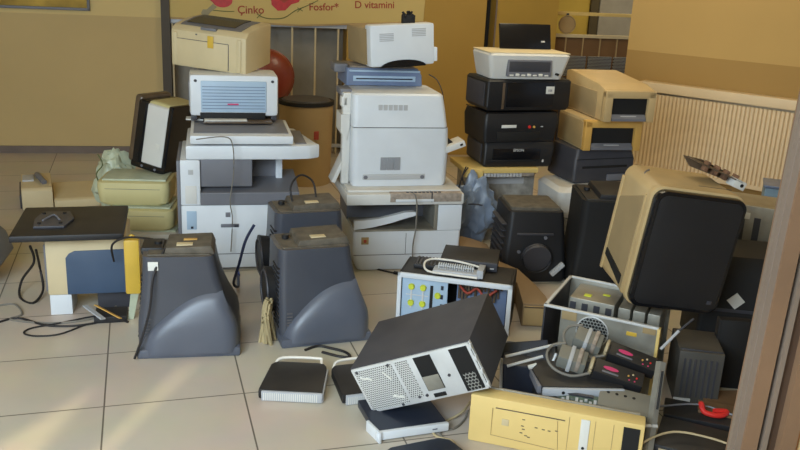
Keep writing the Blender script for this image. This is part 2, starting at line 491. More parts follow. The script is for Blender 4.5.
blob(1.27, 1.29, [(-.115, .1), (-.10, -.04), (-.05, -.085), (.01, -.08), (.06, -.03), (.12, -.01), (.15, .04), (.12, .1)], 'red', 'painted_beet')
blob(1.27, 1.30, [(-.04, .06), (-.05, 0), (0, -.03), (.05, .0), (.05, .06)], 'ink', 'painted_beet_core', y=-0.0095)
MB().tube([(0.70, -.007, 1.19), (0.80, -.007, 1.185), (0.87, -.007, 1.187)], .003, n=5).build('painted_line', 'greenink', po)
MB().tube([(1.08, -.007, 1.155), (1.15, -.007, 1.14), (1.27, -.007, 1.15), (1.36, -.007, 1.21), (1.44, -.007, 1.245), (1.55, -.007, 1.30)], .0035, n=5).build('painted_line', 'greenink', po)
for (a, z) in ((1.07, 1.16), (1.40, 1.22)):
    MB().tube([(a - .02, -.007, z - .02), (a + .02, -.007, z + .02)], .003, n=5).tube([(a - .02, -.007, z + .015), (a + .025, -.007, z - .01)], .003, n=5).build('painted_leaf', 'greenink', po)

# right wall (at an angle) with the radiator
RYW = -38.9
rw = bpy.data.objects.new('wall_right', None); COL.objects.link(rw)
rw.location = (1.9, 6.84, 0); rw.rotation_euler = (0, 0, R(RYW)); rw['kind'] = 'structure'
S('lower_wall', 'rwalllow', MB().box(-0.19, 2.6, 0.0, 0.25, 0, 1.05), rw)
S('upper_wall', 'rwall', MB().box(-0.19, 2.6, 0.0, 0.25, 1.05, 3), rw)
def onright(x, y, z):
    a = R(RYW)
    return (1.9 + x * math.cos(a) - y * math.sin(a), 6.84 + x * math.sin(a) + y * math.cos(a), z)
rd = T('radiator', 'long cream panel radiator mounted on the right wall', 'radiator', onright(0.0, -0.02, 0.14), RYW)
B('back_panel', 'rad', rd, 0.0, 1.75, -0.02, 0.0, 0.0, 0.68)
ribs = MB()
n = 56
pts = []
for k in range(n):
    x0 = 0.015 + k * (1.72 / n); wdt = 1.72 / n
    pts += [(x0, -0.082), (x0 + wdt * 0.22, -0.100), (x0 + wdt * 0.72, -0.100), (x0 + wdt * 0.94, -0.082)]
pts += [(1.74, -0.07), (0.01, -0.07)]
ribs.prism(pts, 0.03, 0.60, axis='Z')
ribs.build('ribbed_front', 'rad', rd, smooth=False)
B('top_rim', 'rad', rd, 0.0, 1.75, -0.105, 0.0, 0.615, 0.69, bev=.01)
B('bottom_rim', 'rad', rd, 0.0, 1.75, -0.095, 0.0, 0.0, 0.035, bev=.008)
B('side_cover', 'rad', rd, -0.004, 0.012, -0.102, 0.0, 0.0, 0.68)
B('side_cover', 'rad', rd, 1.738, 1.754, -0.102, 0.0, 0.0, 0.68)

# door frame in the right foreground
fx = 0.675
fr = bpy.data.objects.new('door_3', None); COL.objects.link(fr); fr.location = (-.008, 1.5, 0); fr.rotation_euler = (0, R(1.3), 0); fr['kind'] = 'structure'
k = .00196
for nm, a, b_, y0, y1, mt in (('edge_strip', 723, 727, .0, .012, 'frame2'), ('rubber_seal', 727, 733, -.004, .012, 'frame2'), ('jamb', 733, 748, -.01, .06, 'frame'),
                             ('gap', 748, 752, .02, .06, 'blackm'), ('metal_edge', 752, 757, -.012, .05, 'frame2'), ('door_stile', 757, 768, .0, .05, 'frame3'),
                             ('outer_stile', 768, 784, -.02, .05, 'frame'), ('groove', 784, 788, -.01, .05, 'frame4'), ('trim_strip', 788, 797, -.022, .05, 'frame5'), ('outer_jamb', 797, 850, -.03, .05, 'frame3')):
    S(nm, mt, MB().box(fx + (a - 726) * k, fx + (b_ - 726) * k, y0, y1, 0, 2.98), fr)

# ------------------------------------------------------------------ CRT monitors (face down)
def crt(name, label, loc, yaw, w, d, h, tw, td, group=None, ox=0.0, oy=0.0, mats=('crt', 'crthood'), hood=True, base=True, vent=True, copyshape=None):
    """w,d footprint (screen side down); tw,td rear end; ox shifts the rear end sideways"""
    t = T(name, label, 'monitor', loc, yaw, group)
    hw_, hd = w / 2, d / 2
    secs = []
    for z, f in ((0, 0), (.012, 0), (.05, .0), (.10, .02), (.14, .09), (.18, .26), (.23, .50), (.29, .72), (.34, .86), (h - .04, .96), (h - .015, 1.0), (h, 1.04)):
        cx = ox * f; ww = hw_ + (tw / 2 - hw_) * f; dd = hd + (td / 2 - hd) * f; cy = oy * f
        secs.append((z, cx - ww, cx + ww, cy - dd, cy + dd, .028 + .012 * f))
    FR = .042
    secs = [(z, a, b2, c + FR * (1 - min(1, max(0, (z - .0) / h))), d2, rr) for (z, a, b2, c, d2, rr) in secs]
    secs[0] = (0, -hw_ + .006, hw_ - .006, -hd + .006, hd - .006, .025)
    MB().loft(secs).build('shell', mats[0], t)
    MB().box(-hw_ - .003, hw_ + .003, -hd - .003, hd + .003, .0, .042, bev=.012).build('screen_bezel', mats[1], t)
    if hood:
        # swelling hood over the tube on the side towards the viewer
        FT = ((0, 0), (.05, .0), (.10, .02), (.14, .09), (.18, .26), (.23, .50), (.29, .72), (.34, .86), (.5, 1), (.9, 1))
        def xin(z, s):
            f = 0
            for (z0, f0), (z1, f1) in zip(FT, FT[1:]):
                if z0 <= z <= z1: f = f0 + (f1 - f0) * (z - z0) / (z1 - z0)
            return ox * f + s * (hw_ + (tw / 2 - hw_) * f), oy * f - (hd + (td / 2 - hd) * f) + FR * (1 - min(1, z / h))
        tmp = bmesh.new(); NX, NZ = 22, 14; g = []
        for i in range(NX + 1):
            u = i / NX
            zt = .045 + (h * .64 - .045) * math.sin(math.pi / 2 * min(1, u * 1.1)) ** .68
            col = []
            for j in range(NZ + 1):
                v = j / NZ; z = .02 + (zt - .02) * v
                xl, _ = xin(z, -1); xr, yf = xin(z, 1)
                x = xl + .012 + (xr - xl - .016) * u
                ru = min(1, (1 - u) / .16); ru = math.sqrt(max(0, 1 - (1 - ru) ** 2))
                lu = min(1, u / .10); lu = math.sqrt(max(0, 1 - (1 - lu) ** 2))
                bul = -.006 + (.060 * math.sqrt(max(0, 1 - v ** 1.5))) * (.35 + .65 * min(1, zt / .14)) * (.25 + .75 * ru) * (.3 + .7 * lu)
                col.append(tmp.verts.new((x, yf - bul, z)))
            g.append(col)
        for i in range(NX):
            for j in range(NZ): tmp.faces.new((g[i][j], g[i + 1][j], g[i + 1][j + 1], g[i][j + 1]))
        # close to a solid behind
        bmesh.ops.recalc_face_normals(tmp, faces=tmp.faces)
        ext = bmesh.ops.extrude_face_region(tmp, geom=tmp.faces[:])
        for v in [e for e in ext['geom'] if isinstance(e, bmesh.types.BMVert)]: v.co.y += .05
        bmesh.ops.recalc_face_normals(tmp, faces=tmp.faces)
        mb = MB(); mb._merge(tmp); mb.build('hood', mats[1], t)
    # rear end: raised plate with connectors and a label
    zt = h
    B('rear_plate', 'crtdust', t, ox - tw / 2 + .02, ox + tw / 2 - .02, oy - td / 2 + .02, oy + td / 2 - .02, zt - .004, zt + .006, bev=.005)
    MB().prism([(ox - tw / 2 + .085, zt), (ox - tw / 2 + .095, zt + .030), (ox + tw / 2 - .015, zt + .036), (ox + tw / 2, zt)], oy - td / 2 + .03, oy + td / 2 - .02, bev=.006).build('rear_hump', 'crtdust', t)
    B('rear_label', 'label', t, ox - .01, ox + .055, oy - td / 2 + .05, oy - td / 2 + .085, zt + .029, zt + .0365, bev=.001)
    MB().cyl((ox - tw / 2 + .055, oy + .02, zt + .01), (ox - tw / 2 + .055, oy + .02, zt + .026), .016, n=14).build('socket', 'black', t)
    if vent:
        v = MB()
        for q in range(14):
            z = .07 + q * (h - .14) / 14; f = max(0, min(1, (z - .05) / (h - .1)))
            xx = ox * f - (hw_ + (tw / 2 - hw_) * f)
            v.box(xx - .004, xx + .012, -hd * .62, -hd * .05 , z, z + .007)
        v.build('vent_ribs', 'black', t)
        v = MB()
        for q in range(22):
            z = .06 + q * (h - .12) / 22; f = max(0, min(1, (z - .05) / (h - .1)))
            fr0 = 0 if z < .14 else min(1, (z - .14) / .2) ** .6
            xx = ox * fr0 - (hw_ + (tw / 2 - hw_) * fr0)
            yy = oy * fr0 - (hd + (td / 2 - hd) * fr0) + FR * (1 - z / h)
            v.box(xx + .028, xx + .052, yy - .003, yy + .01, z, z + .006)
        v.build('corner_ribs', 'seam', t)
    if base:
        o = MB().cyl((-hw_ - .035, .03, .20), (-hw_ + .02, .03, .20), .105, .095, n=28)
        o = o.build('swivel_base', 'black', t)
        MB().tube([(-hw_ - .037, .03 + .085 * math.cos(R(a)), .20 + .085 * math.sin(R(a))) for a in range(0, 360, 30)], .006, closed=True).build('base_ring', 'dgrey', o)
    return t

c1 = crt('crt_monitor', 'charcoal tube monitor lying face down nearest the left tower, its rear label cream', (-.885, 3.395, 0), 11, .415, .36, .43, .29, .24, ox=-.035, oy=-.02, base=False)
B('sticker', 'labelw', c1, -.155, -.115, -.146, -.141, .375, .412, bev=.0005)
B('orange_mark', 'orange', c1, -.02, .035, -.02, .0, .46, .4665, bev=.0005)
B('cable_entry', 'black', c1, -.19, -.10, -.06, .07, .41, .445, bev=.01)
c2 = crt('crt_monitor', 'charcoal tube monitor lying face down behind the two ribbed flat boxes', (-.355, 3.58, 0), 20, .40, .36, .43, .32, .24, ox=-.045, oy=-.01)
c3 = crt('crt_monitor', 'charcoal tube monitor standing behind another, nearest the left copier', (-.455, 4.02, 0), 20, .40, .34, .455, .33, .24, ox=-.02, hood=False)
fz = MB()
for k in range(26):
    a = random.uniform(0, 1)
    p = Vector((-.235 + random.uniform(-.02, .02), -.08 + random.uniform(-.03, .03), .20 - a * .04))
    fz.tube([p, p + Vector((-.01, -.005, -.07)), p + Vector((random.uniform(-.03, .02), random.uniform(-.03, .02), -.19 + .0 * a))], .007, n=6)
fz.build('foam_tuft', 'dirty', c2)
c4 = T('crt_monitor', 'black tube monitor showing the round swivel mount on its underside', 'monitor', (.705, 4.50, 0), 7)
MB().loft([(0, -.16, .18, -.17, .17, .03), (.03, -.17, .19, -.18, .18, .03), (.14, -.165, .18, -.17, .18, .03), (.30, -.15, .165, -.155, .17, .03), (.385, -.145, .155, -.145, .16, .03)]).build('shell', 'black', c4)
B('dusty_top', 'crtdust', c4, -.13, .14, -.12, .14, .38, .405, bev=.01)
o = MB().cyl((.01, -.168, .15), (.01, -.20, .14), .078, n=36).build('swivel_mount', 'dgrey', c4)
MB().tube([(.01 + .078 * math.cos(R(a)), -.200, .14 + .078 * math.sin(R(a))) for a in range(0, 360, 30)], .005, closed=True).build('ring', 'black', o)
B('ridge', 'dgrey', c4, -.10, .10, -.172, -.150, .262, .272)
for (x, z) in ((-.085, .17), (.055, .25)): MB().cyl((x, -.165, z), (x, -.176, z), .009, n=12).build('screw_boss', 'greyp', c4)
MB().box(-.012, .012, -.03, .0, -.045, .045, bev=.005).build('broken_clip', 'labelg', c4, loc=(.13, -.175, .08), rot=(0, 45, 0))
v = MB()
for k in range(8): v.box(-.176, -.150, -.12, .12, .06 + k * .035, .066 + k * .035)
v.build('side_ribs', 'dgrey', c4)
c5 = crt('crt_monitor', 'black tube monitor in deep shade between swivel-mount monitor and tilted cream one', (1.13, 4.38, 0), 0, .43, .40, .50, .40, .36, mats=('blackm', 'blackm'), hood=False, base=False, vent=False)
for o in c5.children:
    if o.name.startswith('rear'): o.data.materials[0] = m['black']
c6 = T('crt_monitor', 'grey rounded monitor shell cut off by the left edge', 'monitor', (-2.16, 3.95, 0), 10)
MB().loft([(0, -.18, .10, -.15, .15, .06), (.04, -.2, .15, -.17, .17, .08), (.13, -.2, .215, -.19, .19, .09), (.22, -.2, .19, -.18, .18, .09), (.30, -.18, .12, -.14, .14, .06), (.335, -.15, .07, -.10, .10, .05)]).build('shell', 'greyp', c6)
B('vent', 'black', c6, -.1, .05, -.06, .06, .33, .345)
MB().cyl((-.1, -.15, .1), (-.1, -.17, .1), .03).build('knob', 'dgrey', c6)

# ------------------------------------------------------------------ left copier stack
cp = T('copier', 'tall white and grey floor copier carrying two laser printers on the left', 'copier', (-.934, 4.522, 0), 13)
B('lower_cabinet', 'white', cp, -.265, .29, -.25, .25, .015, .365, bev=.012)
B('left_column', 'white', cp, -.265, -.165, -.252, .25, .365, .606, bev=.008)
B('back_housing', 'greyp', cp, -.165, .27, -.03, .25, .365, .606)
B('inner_block', 'greyp', cp, -.165, .10, -.235, -.03, .46, .606, bev=.006)
B('right_post', 'white', cp, .235, .27, -.06, .25, .46, .606)
MB().prism([(-.255, .365), (-.255, .432), (-.03, .465), (.1, .475), (.1, .365)], -.165, .345, axis='X', bev=.004).build('output_tray', 'greyp', cp, smooth=False)
B('drawer_seam', 'seam', cp, -.262, .288, -.252, -.249, .094, .097, bev=0)
h_ = B('drawer_handle', 'greyp', cp, -.065, .03, -.254, -.247, .243, .262)
B('handle_slot', 'dgrey', h_, .005, .026, -.256, -.253, .245, .260, bev=.001)
B('small_mark', 'greyp', cp, -.04, -.015, -.2535, -.249, .30, .325, bev=.001)
B('display_window', 'bluew', cp, -.238, -.188, -.2535, -.249, .235, .335)
B('window_clip', 'navy', cp, -.218, -.205, -.256, -.253, .24, .252, bev=.001)
B('access_panel', 'white2', cp, -.242, -.185, -.2545, -.25, .375, .47, bev=.002)
B('panel_button', 'labelg', cp, -.225, -.20, -.255, -.251, .53, .555, bev=.001)
B('side_panel', 'greyp', cp, -.283, -.265, -.24, .25, .02, .60)
MB().prism([(-.235, -.25), (.30, -.25), (.40, -.235), (.455, -.20), (.44, -.16), (.36, .25), (-.235, .25)], .606, .680, axis='Z', bev=.012).build('scanner_bed', 'white', cp)
B('control_panel', 'greyp', cp, .325, .385, -.20, .16, .680, .684, bev=.001)
lid = B('scanner_lid', 'white', cp, -.212, .31, -.265, .21, .690, .735, bev=.01)
B('lid_recess', 'greyp', lid, -.195, .29, -.20, .20, .7352, .738, bev=.001)
MB().prism([(-.24, .16), (-.24, .235), (-.20, .235), (.10, .17), (.12, .12)], .738, .745, axis='Z').build('loose_sheet', 'labelw', lid, smooth=False)

p2 = T('laser_printer', 'white laser printer with pale blue front directly on the left copier lid', 'printer', (-.965, 4.74, .745), 14)
p2.scale = (1.08, 1, .935)
MB().box(-.22, .22, -.13, .15, .03, .27, bev=.022).build('casing', 'white', p2)
o = B('front_door', 'bluew', p2, -.165, .16, -.138, -.125, .055, .235, bev=.006)
s_ = MB()
for k in range(8): s_.box(-.158, .152, -.141, -.137, .075 + k * .018, .078 + k * .018)
s_.build('door_grooves', 'bluegrey', o)
B('badge', 'pink', o, -.035, .02, -.1415, -.1375, .098, .106, bev=.0005)
B('paper_slot', 'blackm', p2, -.17, .155, -.136, -.12, .012, .052)
B('output_tray', 'smoke', p2, -.155, .185, -.20, .10, .0, .012, bev=.003)
B('tray_paper', 'labelw', p2, -.15, .06, -.195, -.10, .0125, .018, bev=.002)
for x in (-.19, .19): MB().cyl((x, -.127, .235), (x, -.134, .235), .008, n=12).build('door_pin', 'dgrey', p2)
for x in (-.2, .2): B('foot', 'dgrey', p2, x - .015, x + .015, -.1, .12, 0, .032)
B('side_vent', 'greyp', p2, -.224, -.218, -.08, .12, .08, .22, bev=.001)

p1 = T('laser_printer', 'beige laser printer with dark top tray and orange tape, highest on the left', 'printer', (-1.06, 4.90, 1.018), (5.5, 3.4, -14))
MB().prism([(-.17, .0), (-.17, .20), (-.13, .225), (.02, .24), (.17, .235), (.17, 0)], -.225, .225, axis='X', bev=.014).build('casing', 'cream', p1)
B('front_door', 'cream', p1, -.19, .12, -.176, -.165, .012, .155, bev=.003)
B('door_seam', 'seam', p1, -.193, .123, -.1725, -.169, .155, .1575, bev=0)
B('door_seam', 'seam', p1, .120, .123, -.1725, -.169, .012, .157, bev=0)
for x in (-.213, .17): B('front_rib', 'cream', p1, x, x + .028, -.178, -.16, .01, .19, bev=.006)
MB().prism([(-.13, .2275), (-.10, .2335), (.02, .243), (.13, .240), (.13, .232), (.02, .235), (-.12, .22)], -.185, .175, axis='X').build('output_recess', 'greyp', p1, smooth=False)
MB().prism([(-.10, .2365), (.02, .2465), (.115, .2445), (.115, .235), (-.08, .23)], -.165, .125, axis='X').build('output_tray', 'blackg', p1, smooth=False)
B('tray_lip', 'greyp', p1, -.05, .04, -.160, -.13, .215, .229, bev=.003)
B('orange_tape', 'pyel2', p1, .0, .035, -.179, -.174, .125, .19, bev=.001)
B('round_mark', 'seam', p1, -.075, -.065, -.173, -.169, .185, .192, bev=.001)

# printer standing on end on the cream casings
p4 = T('inkjet_printer', 'white and black printer standing on its end beside the left copier', 'printer', (-1.44, 4.93, .398), (-3, 9, -20))
MB().box(-.06, .115, -.13, .16, .005, .40, bev=.035, seg=4).build('body', 'olive', p4)
MB().box(-.052, .10, -.140, .0, .025, .385, bev=.02, seg=3).build('white_cover', 'white2', p4)
MB().box(-.145, -.088, -.135, .15, .015, .415, bev=.026, seg=4).build('smoky_lid', 'smoke', p4)
MB().box(-.105, -.045, -.150, .15, .02, .395, bev=.018, seg=3).build('dark_frame', 'blackg', p4)
MB().box(.095, .125, -.145, .15, .02, .40, bev=.012, seg=3).build('right_rim', 'blackg', p4)
B('label_mark', 'labelw', p4, .04, .07, -.1425, -.138, .13, .165, bev=.001)
B('lower_edge', 'blackg', p4, -.11, .12, -.148, .14, -.005, .035, bev=.012)
for k in range(2): MB().cyl((-.03 + k * .09, -.150, .015), (-.03 + k * .09, -.13, .015), .008, n=10).build('foot', 'greyp', p4)

# stacked cream casings
g5 = 'cream machine casings stacked left of the copier'
def casing(label, loc, yaw, w, d, h, mt, lip=True):
    t = T('scanner_casing', label, 'casing', loc, yaw, g5)
    MB().loft([(0, -w / 2 + .025, w / 2 - .025, -d / 2 + .02, d / 2 - .02, .05), (.015, -w / 2 + .008, w / 2 - .008, -d / 2 + .008, d / 2 - .008, .05),
               (h * .7, -w / 2, w / 2, -d / 2, d / 2, .045), (h - .008, -w / 2 + .004, w / 2 - .004, -d / 2 + .004, d / 2 - .004, .04), (h, -w / 2 + .016, w / 2 - .016, -d / 2 + .016, d / 2 - .016, .035)]).build('casing_shell', mt, t)
    B('lid', 'bag', t, -w / 2 + .03, w / 2 - .02, -d / 2 + .03, d / 2 - .02, h - .002, h + .01, bev=.004)
    B('seam_line', 'seam', t, -w / 2 + .05, w / 2 - .05, -d / 2 - .0005, -d / 2 + .01, h * .70, h * .715, bev=0)
    return t
casing('greenish cream casing, lowest of the stack left of the copier', (-1.440, 4.70, 0), 5, .36, .30, .095, 'white2')
casing('greenish cream casing in the middle of the stack left of the copier', (-1.475, 4.70, .105), 5, .375, .30, .125, 'olive')
casing('greenish cream casing, top of its stack, under the upended printer', (-1.520, 4.73, .242), 6, .40, .30, .138, 'olive')

def crumple(name, label, loc, sx, sy, sz, mt, seed, cat='bag', rot=0):
    tmp = bmesh.new(); bmesh.ops.create_icosphere(tmp, subdivisions=4, radius=1)
    for v in tmp.verts:
        d = v.co.normalized()
        k_ = 1 + .35 * noise.noise(d * 2.2 + Vector((seed, 0, 0))) + .18 * noise.noise(d * 6 + Vector((0, seed, 0)))
        v.co = Vector((d.x * sx * k_, d.y * sy * k_, (d.z * k_ * sz)))
    mz = min(v.co.z for v in tmp.verts)
    for v in tmp.verts: v.co.z = max(v.co.z - mz, 0.0)
    mb = MB(); mb._merge(tmp); o = mb.build(name, mt)
    o.location = loc; o.rotation_euler = (0, 0, R(rot))
    return tag(o, label, cat)
o = crumple('plastic_bag', 'pale green crumpled plastic bag behind the cream casing stack', (-1.74, 5.00, 0), .13, .09, .205, 'bag', 3)
tt = MB().tube([(-.06, -.11, .46), (-.03, -.125, .40), (-.07, -.125, .34), (-.045, -.12, .26)], .004, n=6).build('bag_tie', 'greenink', o)

# cream fax machine further left
fx_ = T('fax_machine', 'cream fax machine on the floor near the left wall', 'fax machine', (-2.30, 5.43, 0), 24)
MB().prism([(-.19, 0), (-.19, .125), (-.17, .14), (.18, .155), (.19, 0)], -.20, -.015, axis='X', bev=.01).build('raised_housing', 'label', fx_)
MB().prism([(-.19, 0), (-.19, .05), (-.17, .062), (.17, .085), (.19, .08), (.19, 0)], -.01, .27, axis='X', bev=.01).build('flat_cover', 'cream', fx_)
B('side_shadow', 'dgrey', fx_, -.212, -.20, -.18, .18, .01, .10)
B('cradle', 'labelg', fx_, -.19, -.12, -.02, .14, .145, .157)
MB().tube([(-.10, .12, .158), (-.09, .0, .175), (-.06, -.10, .155)], .018, n=10).build('broken_handle', 'greyp', fx_)

# flat screen lying on the cream and blue tower
case = T('computer_case', 'cream computer case with a dark blue side panel under the flat screen', 'computer case', (-1.43, 3.74, .095), 14)
B('chassis', 'label', case, -.185, .165, -.12, .145, 0, .285, bev=.012)
MB().prism([(-.10, .005), (.165, .005), (.165, .215), (-.06, .212), (-.085, .20), (-.10, .18)], -.126, -.118, axis='Y', bev=.002).build('blue_panel', 'navy2', case)
for z in (.258, ): B('drive_slot', 'label', case, -.16, .0, -.124, -.118, z - .012, z, bev=.001)
B('button', 'dgrey', case, -.125, -.10, -.124, -.119, .268, .274, bev=.001)
v = MB()
for k in range(12):
    v.box(-.192, -.184, -.11 + k * .02, -.10 + k * .02, .02, .24)
v.build('side_louvres', 'greyp', case)
B('side_plate', 'galv', case, -.190, -.185, -.10, .14, .0, .25, bev=.001)
B('foot', 'white', case, -.18, -.085, -.115, .06, -.100, .0, bev=.004, lab='white block foot')
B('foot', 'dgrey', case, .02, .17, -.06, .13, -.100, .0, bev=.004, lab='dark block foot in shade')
ys = T('plastic_strip', 'yellow upright plastic strip between the blue panel case and the first monitor', 'plastic strip', (-1.195, 3.60, 0), 12)
MB().box(-.034, .034, -.03, .03, .125, .385, bev=.012).build('strip', 'pyel2', ys)
MB().prism([(-.03, 0), (-.005, -.0), (.03, .16), (-.01, .16)], -.02, .0, bev=.002).build('pale_tab', 'bag', ys, smooth=False)
MB().tube([(-.02, 0, .37), (0, 0, .395), (.02, .005, .37)], .008, n=8).build('top_hook', 'pyel2', ys)

fs = T('flat_screen', 'black flat screen lying face down over the cream and blue case', 'monitor', (-1.505, 3.72, .385), 15)
B('panel', 'black', fs, -.235, .235, -.22, .24, 0, .030, bev=.008, lab=None)
o = MB().prism([(-.15, -.12), (-.02, -.12), (.01, .0), (-.02, .12), (-.14, .12), (-.16, .0)], .030, .042, axis='Z', bev=.004).build('mount_plate', 'dgrey', fs)
for (x, y) in ((-.13, -.08), (-.04, -.08), (-.13, .08), (-.04, .08)): MB().cyl((x, y, .041), (x, y, .047), .008, n=10).build('screw', 'blackm', o)
MB().tube([(-.12, -.04, .045), (-.08, .03, .05), (-.05, -.03, .045)], .005, n=6).build('inner_ridge', 'greyp', o)
ck = T('drive_bracket', 'dark tangle of metal brackets on the floor under the blue panel case', 'bracket', (-1.27, 3.55, 0), 15)
MB().box(-.09, .05, -.02, .10, 0, .03, bev=.004).build('base_plate', 'black', ck)
MB().box(-.008, .008, -.08, .08, 0, .004).build('copper_strip', 'orange', ck, loc=(-.03, -.01, .05), rot=(10, 20, 50))
MB().box(-.012, .012, -.07, .07, 0, .006).build('silver_strip', 'silverp', ck, loc=(-.09, .0, .045), rot=(10, 10, 40))

# ------------------------------------------------------------------ background behind the left stack
dm = T('round_drum', 'tall tan cylindrical drum with a black rim near the barred railing', 'drum', (-.74, 6.3, 0), 0)
MB().cyl((0, 0, 0), (0, 0, .60), .188, .200, n=40).build('drum_body', 'drum', dm)
MB().cyl((0, 0, .595), (0, 0, .622), .207, .207, n=40).build('black_rim', 'blackm', dm)
B('red_mark', 'ink', dm, .08, .115, -.182, -.16, .36, .42, bev=.002)
MB().cyl((0, 0, .622), (0, 0, .632), .18, .17, n=40).build('lid', 'dgrey', dm)
ct = T('cardboard_carton', 'brown cardboard carton behind the left printers, under the red basin', 'carton', (-1.42, 6.62, 0), 12)
B('carton_body', 'carton', ct, -.36, .36, -.14, .14, 0, .50)
for x in (-.17, .17): B('flap', 'drum', ct, x - .165, x + .165, -.14, .14, .50, .506, bev=.001)
bs = T('plastic_basin', 'round red-brown plastic basin standing on edge behind the left printers', 'basin', (-1.09, 6.62, .508), (0, 0, 12))
bz = bmesh.new()
bmesh.ops.create_uvsphere(bz, u_segments=32, v_segments=16, radius=.215)
bmesh.ops.delete(bz, geom=[v_ for v_ in bz.verts if v_.co.z < -.01], context='VERTS')
mb = MB(); mb._merge(bz, Matrix.Translation((0, .05, .217)) @ Matrix.Rotation(R(90), 4, 'X') @ Matrix.Diagonal((1, 1, .5, 1)))
mb.build('bowl', 'basin', bs)
MB().tube([(.213 * math.cos(R(a)), .05, .217 + .213 * math.sin(R(a))) for a in range(0, 360, 15)], .008, closed=True).build('rim', 'basin', bs)

# ------------------------------------------------------------------ middle stack
c2b = T('copier', 'low wide white copier with brown control panel at the bottom of the middle stack', 'copier', (-.012, 4.66, 0), 13)
MB().loft([(0.005, -.27, .255, -.24, .25, .03), (.05, -.29, .285, -.25, .25, .03), (.12, -.30, .30, -.25, .25, .02), (.225, -.30, .30, -.25, .25, .015)]).build('lower_body', 'white', c2b)
B('seam', 'seam', c2b, -.296, .297, -.2515, -.249, .092, .095, bev=0)
B('seam', 'seam', c2b, -.01, -.0075, -.2515, -.249, .095, .215, bev=0)
B('right_block', 'white', c2b, .165, .30, -.25, .25, .225, .372, bev=.008)
B('back_housing', 'greyp', c2b, -.30, .165, .0, .25, .225, .372)
B('cavity_edge', 'galv', c2b, .145, .165, -.245, .0, .225, .372, bev=.002)
B('output_floor', 'galv', c2b, -.29, .16, -.248, .0, .225, .236, bev=.002)
# curved white paper slope
pts = [(-.295, .236), (-.295, .285), (-.24, .288), (-.16, .297), (-.08, .315), (-.02, .330), (.03, .333), (.05, .325), (.04, .312), (-.02, .295), (-.10, .27), (-.18, .252), (-.24, .242)]
MB().prism(pts, -.246, -.215).build('wavy_guide', 'white', c2b)
B('badge', 'drum', c2b, -.255, -.215, -.2535, -.249, .155, .195, bev=.001)
B('badge_mark', 'ink', c2b, -.243, -.227, -.2545, -.253, .165, .182, bev=.0005)
B('foot_handle', 'labelg', c2b, .06, .16, -.2545, -.249, .035, .05, bev=.002)
hd_ = B('scanner_head', 'white2', c2b, -.345, .30, -.27, .26, .378, .440, bev=.01)
B('control_panel', 'grime', hd_, -.11, .285, -.2735, -.19, .395, .4435, bev=.004)
B('control_strip', 'white', hd_, -.08, .13, -.2765, -.26, .397, .412, bev=.003)
s_ = MB()
for k in range(9): s_.box(-.02 + k * .022, -.006 + k * .022, -.262, -.246, .443, .447)
s_.build('buttons', 'dgrey', hd_)
B('panel_gap', 'dgrey', hd_, .115, .122, -.2755, -.19, .395, .4445, bev=.001)
B('glass_cover', 'white2', hd_, -.335, .29, -.23, .25, .440, .4525, bev=.005)
B('head_gap', 'blackm', c2b, -.28, .28, -.23, .24, .366, .38, bev=0)

wl = T('laser_printer', 'large tall white laser printer on the low middle copier', 'printer', (-.068, 4.69, .4535), 14)
wl.scale = (1.05, 1, .955)
MB().loft([(0, -.24, .255, -.19, .19, .03), (.02, -.248, .265, -.195, .19, .04), (.20, -.25, .265, -.20, .19, .04), (.335, -.25, .255, -.20, .19, .03)]).build('lower_body', 'white', wl)
MB().loft([(.340, -.25, .250, -.20, .19, .03), (.44, -.25, .235, -.195, .19, .03), (.515, -.25, .222, -.185, .19, .03), (.525, -.24, .212, -.175, .18, .03)]).build('upper_body', 'white', wl)
B('seam_gap', 'dgrey', wl, -.24, .245, -.19, .18, .332, .343, bev=0)
s_ = MB()
for k in range(3): s_.box(-.10 + k * .036, -.068 + k * .036, -.2015, -.19, .095, .17)
s_.build('vent_panel', 'labelg', wl)
s_ = MB()
for k in range(12): s_.box(-.10, .004, -.203, -.19, .10 + k * .006, .1025 + k * .006)
s_.build('vent_slits', 'greyp', wl)
h_ = MB().box(-.19, .14, -.2025, -.19, .040, .072, bev=.012).build('tray_handle', 'labelg', wl)
MB().cyl((-.175, -.2035, .055), (-.175, -.195, .055), .011).cyl((.125, -.2035, .055), (.125, -.195, .055), .011).build('handle_ends', 'greyp', h_)
s_ = MB()
for k in range(6):
    s_.box(-.12 + k * .026, -.10 + k * .026, -.1975, -.18, .435, .465)
s_.build('embossed_marks', 'labelg', wl)
B('left_post', 'white2', wl, -.29, -.25, -.13, -.08, .0, .52, bev=.006)
MB().prism([(-.30, .40), (-.30, .30), (-.27, .25), (-.255, .33), (-.255, .40)], -.14, .02, bev=.002).build('left_bracket', 'white2', wl, smooth=False)
o = MB().box(-.01, .01, -.06, .06, 0, .17, bev=.004).build('open_side_flap', 'white2', wl, loc=(-.33, -.06, .005), rot=(0, 22, 0))
o = MB().box(-.0, .13, -.07, .05, -.008, .028, bev=.004).build('side_tray', 'white2', wl, loc=(.235, -.12, .19), rot=(0, -22, 0))
B('tray_pin', 'blackm', o, .10, .115, -.074, -.068, .005, .015, bev=.001)
MB().box(.0, .05, -.06, .06, -.01, .03, bev=.004).build('dark_roller', 'black', wl, loc=(.245, -.09, .25), rot=(0, 40, 0))
B('top_box', 'greyp', wl, -.30, -.24, -.10, .05, .50, .535)
MB().box(-.3, -.26, -.13, -.07, .44, .50, bev=.01).build('broken_latch', 'white2', wl)

